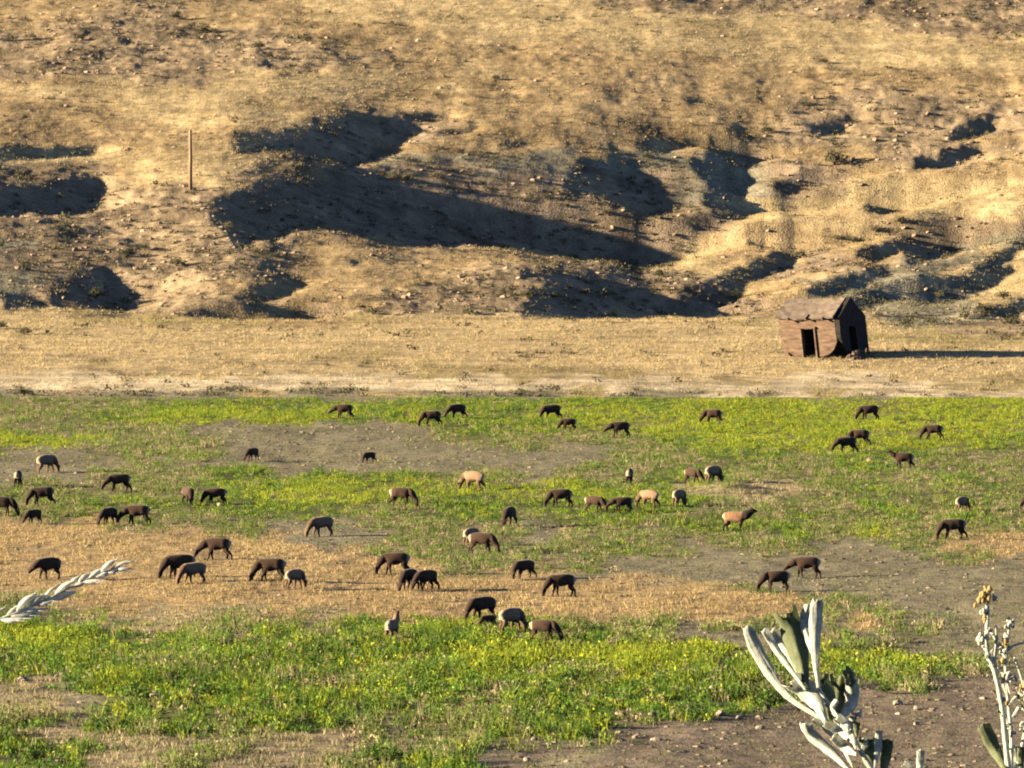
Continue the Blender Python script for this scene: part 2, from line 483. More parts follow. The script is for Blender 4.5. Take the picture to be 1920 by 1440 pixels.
# ------------------------------------------------------------------ vegetation as ground cover
MAT_GRASS = leafy_mat('grass_blades', 0.35)
MAT_SCRUB = leafy_mat('scrub_leaves', 0.2)
def blades(P, h, r, K, wd, lean, col, jit=.25):
    n = len(P)
    ang = RNG.uniform(0, 2 * np.pi, (n, K)); rad = np.sqrt(RNG.uniform(0, 1, (n, K))) * r[:, None]
    B = P[:, None, :] + np.stack([np.cos(ang) * rad, np.sin(ang) * rad, np.full((n, K), -.03)], -1)
    a2 = ang + RNG.normal(0, .8, (n, K)); ln = lean * RNG.uniform(.2, 1.2, (n, K))
    hh = h[:, None] * RNG.uniform(.55, 1.1, (n, K))
    D = np.stack([np.cos(a2) * ln, np.sin(a2) * ln, np.ones((n, K))], -1) * hh[..., None]
    a3 = RNG.uniform(0, np.pi, (n, K)); ww = (wd * RNG.uniform(.6, 1.4, (n, K)))
    S = np.stack([np.cos(a3) * ww, np.sin(a3) * ww, np.zeros((n, K))], -1)
    V = np.stack([B - S, B + S, B + D], 2).reshape(-1, 3)
    C = col[:, None, :] * (1 + RNG.normal(0, jit, (n, K, 1)))
    C = np.repeat(np.clip(C, .012, .85)[:, :, None, :], 3, 2).reshape(-1, 3)
    return V, C
def leaves(P, h, r, K, size, col, jit=.25):
    n = len(P)
    d = RNG.normal(0, 1, (n, K, 3)); d /= np.linalg.norm(d, axis=-1, keepdims=True)
    d[..., 2] = np.abs(d[..., 2])
    rr = RNG.uniform(.35, 1, (n, K, 1)) ** .6
    lump = (1 + .35 * np.sin(3 * np.arctan2(d[..., 1], d[..., 0]) + RNG.uniform(0, 6, (n, 1))))[..., None]
    Cn = P[:, None] + d * rr * lump * np.stack([r, r, h], -1)[:, None]
    a = RNG.normal(0, 1, (n, K, 3)); b = RNG.normal(0, 1, (n, K, 3)); a[..., 2] += .8
    a /= np.linalg.norm(a, axis=-1, keepdims=True); b -= a * (a * b).sum(-1, keepdims=True); b /= np.linalg.norm(b, axis=-1, keepdims=True)
    s = size[:, None, None] * RNG.uniform(.6, 1.4, (n, K, 1))
    V = np.stack([Cn - a * s, Cn + b * s * .45, Cn + a * s, Cn - b * s * .45], 2).reshape(-1, 3)
    C = col[:, None, :] * (1 + RNG.normal(0, jit, (n, K, 1)))
    C = np.repeat(np.clip(C, .012, .85)[:, :, None, :], 4, 2).reshape(-1, 3)
    return V, C
def pack(name, parts, per, mat, label=None):
    V = np.concatenate([p[0] for p in parts]); C = np.concatenate([p[1] for p in parts])
    me = np_mesh(name, V, np.arange(len(V)), per, C, mat)
    return tag(link(name, me), label, None, None, 'stuff')

# field points: even over the ground that is in view
N = 95000
Yp = np.sqrt(RNG.uniform(296 ** 2, 590 ** 2, N)); Xp = RNG.uniform(-1.1, 1.1, N) * 960 / F * Yp
Zp = field_h(Xp, Yp); Up, Vp = pix(Xp, Yp, Zp)
cls = cover(FIELD_ROWS, FIELD_V0, FIELD_DV, Up, Vp, 3)
dens = {'Y': 1.0, 'G': 1.0, 'g': .85, 'd': .8, 't': .8, 'b': .38, 's': .16}
clump = np.clip(.75 + 1.1 * fbm(Xp / 2.5, Yp / 6, 3, 81), .15, 1.6)
keep = RNG.uniform(0, 1, N) < np.array([dens[chr(c)] for c in cls]) * clump
Xp, Yp, Zp, Up, Vp, cls, clump = [a[keep] for a in (Xp, Yp, Zp, Up, Vp, cls, clump)]
P = np.stack([Xp, Yp, Zp], -1)
colp = np.array([PAL[chr(c)][1] for c in cls]) * (1 + .3 * fbm(Xp / 4, Yp / 9, 3, 83))[:, None]
mix = RNG.uniform(0, 1, len(P))
isY = cls == ord('Y'); isG = cls == ord('G'); isg = cls == ord('g')
colp[(cls == ord('t')) & (mix < .4)] = (.225, .225, .105)
colp[isY & (mix < .28)] = PAL['G'][1]; colp[isG & (mix < .25)] = PAL['Y'][1]; colp[isG & (mix > .8)] = (.07, .14, .03); colp[isG & (mix > .25) & (mix < .31)] = PAL['t'][1]
colp[isg & (mix < .3)] = PAL['G'][1]; colp[isg & (mix > .78)] = PAL['t'][1]
isb = (cls == ord('b')) | (cls == ord('s'))
colp[isb & (mix < .55)] = (.165, .185, .075)
near = smooth(Vp, 1120, 1230)
lush = isY | isG | isg
hgt = np.where(lush, .26 + .30 * near, .20 + .08 * near) * RNG.uniform(.6, 1.4, len(P)) * np.where(isb, .6, 1) * (1 + np.where(lush, .9, .3) * fbm(Xp / 3, Yp / 7, 3, 97))
rad = np.where(lush, .26 + .12 * near, .22)
dry = ~lush
pack('dry_grass', [blades(P[dry], hgt[dry], rad[dry] * 1.2, 11, .022, .7, colp[dry])], 3, MAT_GRASS, 'dry golden grass tufts over the brown parts of the field')
pack('field_grass', [blades(P[lush], hgt[lush] * 1.05, rad[lush], 8, .022, .5, colp[lush])], 3, MAT_GRASS, 'green grass growing in bands across the field')
pack('weeds', [leaves(P[lush], hgt[lush] * .85, rad[lush], 11, .05 + .045 * near[lush], colp[lush])], 4, MAT_GRASS, 'leafy green and yellow weeds growing in bands across the field')

# plain and hill
def hill_pts(n, vlo, vhi, seed):
    """random vertices of the hill sheet, weighted by the ground area each stands for"""
    wgt = np.gradient(HY)[:, None] * np.ones(len(HU))[None] * (YG / 700)
    wgt = wgt * ((HVt > vlo) & (HVt < vhi) & (UG > -60) & (UG < 1980))
    cum = np.cumsum(wgt.ravel()); q = np.searchsorted(cum, RNG.uniform(0, cum[-1], n))
    j, k = np.unravel_index(q, wgt.shape)
    j = np.clip(j, 1, len(HY) - 2); k = np.clip(k, 1, len(HU) - 2)
    fj = RNG.uniform(0, 1, n); fk = RNG.uniform(0, 1, n)
    def bil(A): return (A[j, k] * (1 - fk) + A[j, k + 1] * fk) * (1 - fj) + (A[j + 1, k] * (1 - fk) + A[j + 1, k + 1] * fk) * fj
    X, Y, Z = bil(HX), bil(YG), bil(HZ)
    U_, V_ = pix(X, Y, Z)
    return np.stack([X, Y, Z], -1), U_, V_
P, U_, V_ = hill_pts(90000, -10, 752, 1)
cls = cover(HILL_ROWS, HILL_V0, HILL_DV, U_, V_, 13)
dn = {'p': 1, 'o': .8, 'r': .45, 'x': .5, 'e': .7, 'q': 1, 'w': .3, 'b': .6}
keep = RNG.uniform(0, 1, len(P)) < np.array([dn[chr(c)] for c in cls]) * np.clip(.8 + fbm(P[:, 0] / 3, P[:, 1] / 8, 3, 85), .2, 1.5)
keep &= ruts(U_, V_) < .3
P = P[keep]; cls = cls[keep]
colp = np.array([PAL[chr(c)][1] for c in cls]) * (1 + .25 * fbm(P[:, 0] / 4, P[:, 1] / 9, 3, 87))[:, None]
pack('bunchgrass', [blades(P, RNG.uniform(.14, .34, len(P)), np.full(len(P), .2), 8, .022, .7, colp)], 3, MAT_GRASS, 'pale golden bunchgrass over the plain and hill')
P, U_, V_ = hill_pts(16000, -10, 748, 2)
cls = cover(HILL_ROWS, HILL_V0, HILL_DV, U_, V_, 13)
dn = {'p': .05, 'o': .12, 'r': .42, 'x': .7, 'e': .5, 'q': .1, 'w': .05, 'b': 1.0}
keep = RNG.uniform(0, 1, len(P)) < np.array([dn[chr(c)] for c in cls]) * np.clip(.7 + 1.2 * fbm(P[:, 0] / 4, P[:, 1] / 10, 3, 89), .1, 1.6)
P = P[keep]
tone = RNG.uniform(0, 1, (len(P), 1))
colp = np.array((.10, .095, .05)) * (1 - tone) + np.array((.19, .16, .095)) * tone
sz = RNG.uniform(.22, .55, len(P))
pack('scrub', [leaves(P, sz * .8, sz, 26, sz * .26, colp)], 4, MAT_SCRUB, 'low grey brown sagebrush scrub over the gullied hill')

# ------------------------------------------------------------------ rocks
MAT_ROCK = rough_mat('rock', (.20, .13, .09), (.42, .29, .20), 3.0, .8, .05)
MAT_PALE = rough_mat('pale_rock', (.30, .23, .17), (.50, .40, .31), 3.0, .6, .04)
def rock_mesh(name, mat, seed):
    bm = bmesh.new(); bmesh.ops.create_icosphere(bm, subdivisions=2, radius=1)
    rr = random.Random(seed)
    pl = [(Vector((rr.gauss(0, 1), rr.gauss(0, 1), rr.gauss(0, 1))).normalized(), rr.uniform(.55, .85)) for _ in range(9)]
    for v_ in bm.verts:
        for n_, d_ in pl:
            e = v_.co.dot(n_) - d_
            if e > 0: v_.co -= n_ * e * .9
        v_.co.z *= .7; v_.co.y *= .8
        v_.co *= 1 + rr.uniform(-.04, .04)
    me = bpy.data.meshes.new(name); bm.to_mesh(me); bm.free(); me.materials.append(mat)
    return me
ROCKS = [rock_mesh('boulder', MAT_ROCK, s) for s in range(5)]
STONES = [rock_mesh('stone', MAT_PALE, 20 + s) for s in range(4)]
def put(name, me, p, s, label, cat, group=None, rz=None, sink=.25):
    o = link(name, me, None, (p.x, p.y, p.z + s * (.7 - sink * 1.4) * .5), (random.uniform(-.2, .2), random.uniform(-.2, .2), random.uniform(0, 6.3) if rz is None else rz))
    o.scale = (s * random.uniform(.85, 1.25), s * random.uniform(.8, 1.1), s * random.uniform(.75, 1.1))
    return tag(o, label, cat, group)
# rubble: a couple of thousand small stones nobody could count, one mesh
P, U_, V_ = hill_pts(9000, -10, 605, 3)
cls = cover(HILL_ROWS, HILL_V0, HILL_DV, U_, V_, 13)
dn = {'p': .03, 'o': .15, 'r': .8, 'x': .5, 'e': .35, 'q': .05, 'w': .05, 'b': .2}
keep = RNG.uniform(0, 1, len(P)) < np.array([dn[chr(c)] for c in cls])
P = P[keep][:1500]
bm = bmesh.new(); bmesh.ops.create_icosphere(bm, subdivisions=1, radius=1)
bv = np.array([v_.co[:] for v_ in bm.verts]); bf = np.array([[q.index for q in f.verts] for f in bm.faces]); bm.free()
n = len(P); sc = RNG.uniform(.10, .32, (n, 1, 1))
Vr = P[:, None] + bv[None] * sc * (1 + RNG.normal(0, .16, (n, len(bv), 1))) * np.array([1.2, 1, .7])
Cr = np.repeat((np.array((.40, .28, .19)) * RNG.uniform(.6, 1.3, (n, 1)))[:, None], len(bv), 1)
fl = (bf[None] + (np.arange(n) * len(bv))[:, None, None]).ravel()
me = np_mesh('rubble', Vr.reshape(-1, 3), fl, 3, Cr.reshape(-1, 3), MAT_HILL)
tag(link('rubble', me), 'small broken stones scattered over the brown hill', None, None, 'stuff')
# larger boulders, each its own thing
BOULD = [(137,115),(172,445),(188,447),(45,442),(690,432),(655,315),(530,296),(935,592),(82,140),(1000,340),(1030,345),(1360,375),(1480,330),(1525,185),(1640,265),(1700,250),(1560,290),(1780,280),(1350,420),(560,300),(300,420),(330,455),(255,505),(140,470),(225,460),(385,470),(1010,335),(1055,340),(1600,300),(1740,215),(1820,270),(1240,410),(1085,420),(1150,430),(1710,180),(1590,240),(120,560),(250,560),(60,480),(700,480),(790,500),(860,520),(900,560),(760,560),(640,560)]
for i, (u, v_) in enumerate(BOULD):
    put('boulder', ROCKS[i % 5], hill_at(u, v_), random.uniform(.22, .45), 'reddish brown weathered boulder among the scrub of the hillside', 'boulder', 'boulders scattered on the hill')
put('boulder', STONES[0], hill_at(1275, 408), .34, 'small bright white slab of rock below the hollow in mid hill', 'rock', rz=.4)

# clods of turned soil on the bare ground of the field
n = 14000
Yc = np.sqrt(RNG.uniform(296 ** 2, 588 ** 2, n)); Xc = RNG.uniform(-1.1, 1.1, n) * 960 / F * Yc
Zc_ = field_h(Xc, Yc); Uc, Vc = pix(Xc, Yc, Zc_)
cls = cover(FIELD_ROWS, FIELD_V0, FIELD_DV, Uc, Vc, 3)
keep = RNG.uniform(0, 1, n) < np.array([{'s': .9, 'b': .4, 'd': .12, 't': .2}.get(chr(c), .05) for c in cls])
Pc = np.stack([Xc, Yc, Zc_], -1)[keep]; n = len(Pc); sc = RNG.uniform(.035, .15, (n, 1, 1)) ** 1.0
Vr = Pc[:, None] + bv[None] * sc * (1 + RNG.normal(0, .2, (n, len(bv), 1))) * np.array([1.4, 1.1, .6])
Cr = np.repeat((np.array((.25, .20, .145)) * RNG.uniform(.6, 1.5, (n, 1)))[:, None], len(bv), 1)
fl = (bf[None] + (np.arange(n) * len(bv))[:, None, None]).ravel()
tag(link('soil_clods', np_mesh('clods', Vr.reshape(-1, 3), fl, 3, Cr.reshape(-1, 3), MAT_FIELD)), 'clods of dry soil scattered over the bare parts of the field', None, None, 'stuff')

# ------------------------------------------------------------------ shrubs standing alone
MAT_WOOD = rough_mat('dead_wood', (.16, .11, .075), (.36, .26, .18), 6, .6, .02, stretch=(1, 1, .15))
def tube(bm, pts, rads, seg=7):
    pts = [Vector(p) for p in pts]; rings = []
    for i, p in enumerate(pts):
        d = (pts[min(i + 1, len(pts) - 1)] - pts[max(i - 1, 0)]).normalized()
        a = d.orthogonal().normalized()
        if i: a = (prev - d * prev.dot(d)).normalized()
        prev = a; b = d.cross(a)
        rings.append([bm.verts.new(p + (a * math.cos(2 * math.pi * k / seg) + b * math.sin(2 * math.pi * k / seg)) * rads[i]) for k in range(seg)])
    for r0_, r1_ in zip(rings, rings[1:]):
        for k in range(seg): bm.faces.new((r0_[k], r0_[(k + 1) % seg], r1_[(k + 1) % seg], r1_[k]))
    bm.faces.new(rings[0][::-1]); bm.faces.new(rings[-1])
def fin(name, bm, mat, parent=None, smooth_shade=True, loc=(0, 0, 0)):
    bmesh.ops.recalc_face_normals(bm, faces=bm.faces[:])
    me = bpy.data.meshes.new(name); bm.to_mesh(me); bm.free(); me.materials.append(mat)
    me.polygons.foreach_set('use_smooth', np.full(len(me.polygons), smooth_shade, bool))
    return link(name, me, parent, loc)
def shrub_meshes(name, tone, K, seed):
    V, C = leaves(np.array([(0, 0, .25)]), np.array([.75]), np.array([.85]), K, np.array([.10]), np.array([tone]), .3)
    V2, C2 = blades(np.array([(0, 0, .3)]), np.array([.8]), np.array([.6]), K // 4, .03, .5, np.array([tone]), .3)
    fol = np_mesh(name + '_foliage', V, np.arange(len(V)), 4, C, MAT_SCRUB)
    bm = bmesh.new(); rr = random.Random(seed)
    for k in range(6):
        a = k * 1.05 + rr.uniform(-.3, .3); t = rr.uniform(.35, .6)
        tube(bm, [(0, 0, -.1), (math.cos(a) * t * .4, math.sin(a) * t * .4, .3), (math.cos(a) * t, math.sin(a) * t, .75)], [.05, .035, .012], 5)
    me = bpy.data.meshes.new(name + '_stems'); bm.to_mesh(me); bm.free(); me.materials.append(MAT_WOOD)
    return fol, me
SHR_DARK = [shrub_meshes('dark', (.07, .075, .04), 420, s) for s in range(3)]
SHR_GREY = [shrub_meshes('grey', (.16, .15, .085), 420, 9 + s) for s in range(3)]
SHR_GREEN = [shrub_meshes('green', (.10, .17, .03), 420, 19 + s) for s in range(3)]
def shrub(kind, p, s, label, group=None, name='shrub'):
    fol, st = random.choice(kind)
    o = empty(name, p, random.uniform(0, 6.3)); o.scale = (s * random.uniform(.9, 1.2), s, s * random.uniform(.8, 1.1))
    tag(o, label, 'shrub', group)
    link('foliage', fol, o); link('stem', st, o)
    return o
shrub(SHR_DARK, hill_at(-6, 618), .95, 'dark round bush on the pale plain, cut by the left photo edge')
shrub(SHR_GREY, hill_at(46, 628), .8, 'grey bush on the pale plain with a long shadow to its right')
shrub(SHR_DARK, hill_at(46, 742), .7, 'dark ragged bush at the bare edge between plain and green field, far left')
shrub(SHR_GREY, hill_at(1563, 312), 1.5, 'large round grey bush at the end of a gully below the right ridge')
shrub(SHR_DARK, hill_at(1900, 612), .9, 'dark bush on the grey slope right of the ruined hut')
shrub(SHR_DARK, hill_at(486, 62 + 30), .8, 'dark bush high on the upper left slope')
for (u, v_) in [(735,338),(762,340),(716,330),(820,335),(1140,410),(1235,520),(1570,450),(1600,455),(1640,440),(1690,420),(1845,585),(1700,610),(1745,608),(960,95),(930,150),(505,110),(150,75),(575,78),(330,36),(60,72),(20,76),(385,62),(1545,118),(1510,200),(1675,170),(1440,250),(1670,248),(1500,485),(1380,560),(1215,300),(240,480),(180,560),(270,470),(430,430),(330,500),(990,560),(1040,560),(880,590),(700,590),(1760,560),(1880,560),(1810,600)]:
    shrub(random.choice((SHR_DARK, SHR_GREY)), hill_at(u, v_), random.uniform(.55, .95), 'low sagebrush shrub growing on the open hillside', 'sagebrush shrubs on the hill')

# ------------------------------------------------------------------ pole and posts
MAT_POST = rough_mat('weathered_post', (.24, .15, .09), (.46, .31, .20), 5, .5, .02, stretch=(1, 1, .12))
p = hill_at(357, 356)
hp = (356 - 243) / F * p.y
bm = bmesh.new(); tube(bm, [(0, 0, -.4), (.02, 0, hp * .5), (0, 0, hp - .12), (0, 0, hp)], [.19, .17, .145, .10], 10)
pole = tag(fin('utility_pole', bm, MAT_POST, None, True, p), 'tall bare wooden utility pole standing alone on the left bench of the hill', 'utility pole')
# ------------------------------------------------------------------ ruined hut
MAT_WALL = rough_mat('hut_wall', (.11, .072, .05), (.26, .17, .115), 2.2, .8, .06, stretch=(.6, .6, 2.5))
MAT_ROOF = rough_mat('hut_roof', (.15, .115, .09), (.27, .21, .16), 1.6, .6, .05)
MAT_WALL_SHADED = rough_mat('hut_wall_shaded', (.018, .016, .016), (.05, .04, .035), 2.2, .8, .06, stretch=(.6, .6, 2.5))  # copy of the wall material with the sunless gable's shade put into its colour
A_ = math.radians(27)
corner = hill_at(1582, 674)
hut = empty('ruined_hut', corner, 0)
tag(hut, 'ruined brown hut with gabled roof and open doorways on the pale plain', 'hut')
ex = Vector((-math.cos(A_), math.sin(A_), 0))       # along the front wall, to the left and back
ey = Vector((math.sin(A_), math.cos(A_), 0))        # along the gable wall, to the right and back
L_, W_ = 5.75, 5.6
EAVE, RIDGE = 3.65, 5.1
def wall(name, outline, origin, axis, nrm, thick, mat, parent):
    """outline in (along, up); extruded inwards by thick"""
    bm = bmesh.new()
    def dense(o):
        r = []
        for (a0, b0), (a1, b1) in zip(o, o[1:] + o[:1]):
            k = max(1, int(math.hypot(a1 - a0, b1 - b0) / .45))
            for i in range(k):
                t = i / k; j = .05 if 0 < i else .0
                r.append((a0 + (a1 - a0) * t + random.uniform(-j, j), b0 + (b1 - b0) * t + random.uniform(-j, j)))
        return r
    o = dense(outline)
    f_ = [bm.verts.new(origin + axis * a + Vector((0, 0, b))) for a, b in o]
    bk = [bm.verts.new(origin + axis * a + Vector((0, 0, b)) - nrm * thick) for a, b in o]
    bm.faces.new(f_); bm.faces.new(bk[::-1])
    for i in range(len(o)): bm.faces.new((f_[i], bk[i], bk[(i + 1) % len(o)], f_[(i + 1) % len(o)]))
    return fin(name, bm, mat, parent, False)
O = Vector((0, 0, 0))
nf = Vector((-math.sin(A_), -math.cos(A_), 0)); ng = Vector((math.cos(A_), -math.sin(A_), 0))
wall('front_wall', [(.42, 1.5), (.42, EAVE), (L_, EAVE - .15), (L_ - .05, 1.6), (L_ - .35, 1.05), (L_ - .55, .5), (L_ - 1.15, .2), (L_ - 1.5, -.1), (L_ - 2.1, -.1), (L_ - 2.1, 2.55), (L_ - 3.25, 2.55), (L_ - 3.2, -.1), (L_ - 3.6, .15), (1.3, .35), (.8, .8)], O, ex, nf, .38, MAT_WALL, hut)
wall('gable_wall', [(0, 1.8), (0, EAVE), (W_ * .44, RIDGE - .08), (W_ * .5, RIDGE + .16), (W_ * .57, RIDGE - .05), (W_ * .8, EAVE + .55), (W_, EAVE - .1), (W_, -.1), (W_ * .60, -.1), (W_ * .58, 2.7), (W_ * .34, 2.8), (W_ * .33, .3), (W_ * .28, -.1), (W_ * .22, .25), (W_ * .1, 1.0)], O, ey, ng, .42, MAT_WALL_SHADED, hut)
wall('back_wall', [(.42, -.1), (.42, EAVE), (L_, EAVE - .1), (L_, -.1)], ey * (W_ - .4), ex, nf, .38, MAT_WALL, hut)
wall('end_wall', [(.385, -.1), (.385, EAVE + .1), (W_ * .5, RIDGE - .16), (W_ - .405, EAVE + .1), (W_ - .405, -.1)], ex * (L_ - .4), ey, ng, .38, MAT_WALL, hut)
def slab(name, q, th, mat):
    bm = bmesh.new(); q = [Vector(a) for a in q]
    n_ = (q[1] - q[0]).cross(q[3] - q[0]).normalized()
    if n_.z < 0: n_ = -n_
    R, S = 8, 5; top = {}; bot = {}
    for i in range(R + 1):
        for j in range(S + 1):
            s_, t_ = i / R, j / S
            pnt = (q[0] * (1 - s_) + q[1] * s_) * (1 - t_) + (q[3] * (1 - s_) + q[2] * s_) * t_
            sag = -.22 * math.sin(math.pi * s_) * math.sin(math.pi * (.3 + .5 * t_)) + random.uniform(-.035, .035)
            ed = .10 if j == 0 or i in (0, R) else 0
            pnt = pnt + (q[3] - q[0]).normalized() * random.uniform(-ed, ed)
            top[i, j] = bm.verts.new(pnt + n_ * (th + sag)); bot[i, j] = bm.verts.new(pnt + n_ * sag)
    for i in range(R):
        for j in range(S):
            bm.faces.new((top[i, j], top[i + 1, j], top[i + 1, j + 1], top[i, j + 1]))
            bm.faces.new((bot[i, j], bot[i, j + 1], bot[i + 1, j + 1], bot[i + 1, j]))
    for i in range(R):
        bm.faces.new((top[i, 0], bot[i, 0], bot[i + 1, 0], top[i + 1, 0])); bm.faces.new((top[i, S], top[i + 1, S], bot[i + 1, S], bot[i, S]))
    for j in range(S):
        bm.faces.new((top[0, j], top[0, j + 1], bot[0, j + 1], bot[0, j])); bm.faces.new((top[R, j], bot[R, j], bot[R, j + 1], top[R, j + 1]))
    return fin(name, bm, mat, hut, False)
zv = Vector((0, 0, 1))
slab('roof', [ex * .43 - ey * .3 + zv * (EAVE - .12), ex * (L_ + .25) - ey * .3 + zv * (EAVE - .25), ex * (L_ + .2) + ey * W_ * .5 + zv * (RIDGE - .15), ex * .43 + ey * W_ * .5 + zv * (RIDGE - .03)], .16, MAT_ROOF)
slab('roof', [ex * .43 + ey * (W_ + .3) + zv * (EAVE - .12), ex * (L_ + .2) + ey * (W_ + .3) + zv * (EAVE - .2), ex * (L_ + .2) + ey * (W_ * .5 + .02) + zv * (RIDGE - .15), ex * .43 + ey * (W_ * .5 + .02) + zv * (RIDGE - .03)], .16, MAT_ROOF)
for o_ in hut.children:                    # the whole ruin leans over to the left
    for q in o_.data.vertices:
        q.co.x -= .11 * q.co.z; q.co.y -= .03 * q.co.z
def beam(name, a, b, r, mat):
    bm = bmesh.new(); tube(bm, [a, (Vector(a) + Vector(b)) / 2 + Vector((0, 0, -.03)), b], [r, r * 1.05, r * .95], 8)
    return fin(name, bm, mat, hut, False)
for o_ in (beam('lintel', ex * (L_ - 1.9) + nf * .06 + zv * 2.66, ex * (L_ - 3.45) + nf * .06 + zv * 2.66, .13, MAT_WALL),
           beam('door_post', ex * (L_ - 2.02) + nf * .05, ex * (L_ - 2.02) + nf * .05 + zv * 2.55, .09, MAT_WALL),
           beam('door_post', ex * (L_ - 3.34) + nf * .05 + zv * .1, ex * (L_ - 3.34) + nf * .05 + zv * 2.55, .09, MAT_WALL),
           beam('rafter_end', ex * 1.4 - ey * .55 + zv * (EAVE - .22), ex * 1.4 + ey * .3 + zv * (EAVE + .12), .10, MAT_WALL),
           beam('rafter_end', ex * 3.0 - ey * .5 + zv * (EAVE - .26), ex * 3.0 + ey * .3 + zv * (EAVE + .08), .10, MAT_WALL),
           beam('rafter_end', ex * 4.7 - ey * .55 + zv * (EAVE - .34), ex * 4.7 + ey * .3 + zv * (EAVE + .0), .10, MAT_WALL)):
    for q in o_.data.vertices:
        q.co.x -= .11 * q.co.z; q.co.y -= .03 * q.co.z
# heap of fallen stone at the broken corner
MAT_HEAP = rough_mat('fallen_stone', (.09, .065, .05), (.24, .16, .11), 2.5, .9, .08)
bm = bmesh.new()
r_ = bmesh.ops.create_icosphere(bm, subdivisions=3, radius=1)['verts']
for q in r_:
    q.co = ey * (1.5 + q.co.x * 2.1) + ng * (.8 + q.co.y * .95) + zv * (q.co.z * .42 - .08) + Vector((random.uniform(-.05, .05), random.uniform(-.05, .05), random.uniform(-.05, .05)))
for k in range(120):
    a = max(-1.5, min(1.5, random.gauss(0, 1))); b = max(-.7, min(.7, random.gauss(0, .5)))
    pc = ey * (1.5 + a * 1.2) + ng * (.55 + abs(b) * .9)
    if k == 0: a = b = 0
    hgt_ = max(0, .75 * math.exp(-(a * a) / 1.6) - .5 * abs(b))
    r_ = bmesh.ops.create_icosphere(bm, subdivisions=1, radius=random.uniform(.12, .3))['verts']
    for q in r_: q.co = q.co * random.uniform(.8, 1.2) + pc + zv * (hgt_ * random.uniform(.2, 1))
heap = fin('rubble_heap', bm, MAT_HEAP, None, False, corner)
tag(heap, 'dark heap of fallen stone at the foot of the broken gable of the hut', 'rubble')

# ------------------------------------------------------------------ elk
MAT_ELK, _t, _n, _l, _p = node_mat('elk_coat')
_a = _n.new('ShaderNodeAttribute'); _a.attribute_name = 'col'
_z = _n.new('ShaderNodeTexNoise'); _z.inputs['Scale'].default_value = 9; _z.inputs['Detail'].default_value = 5
_tc = _n.new('ShaderNodeTexCoord'); _l.new(_tc.outputs['Object'], _z.inputs['Vector'])
_mr = _n.new('ShaderNodeMapRange'); _mr.inputs[1].default_value = .3; _mr.inputs[2].default_value = .7; _mr.inputs[3].default_value = .75; _mr.inputs[4].default_value = 1.2
_l.new(_z.outputs[0], _mr.inputs[0])
_vm = _n.new('ShaderNodeVectorMath'); _vm.operation = 'SCALE'
_l.new(_a.outputs['Color'], _vm.inputs[0]); _l.new(_mr.outputs[0], _vm.inputs['Scale']); _l.new(_vm.outputs[0], _p.inputs['Base Color'])
_p.inputs['Roughness'].default_value = .85; _p.inputs['Specular IOR Level'].default_value = .15
_p.inputs['Sheen Weight'].default_value = .15

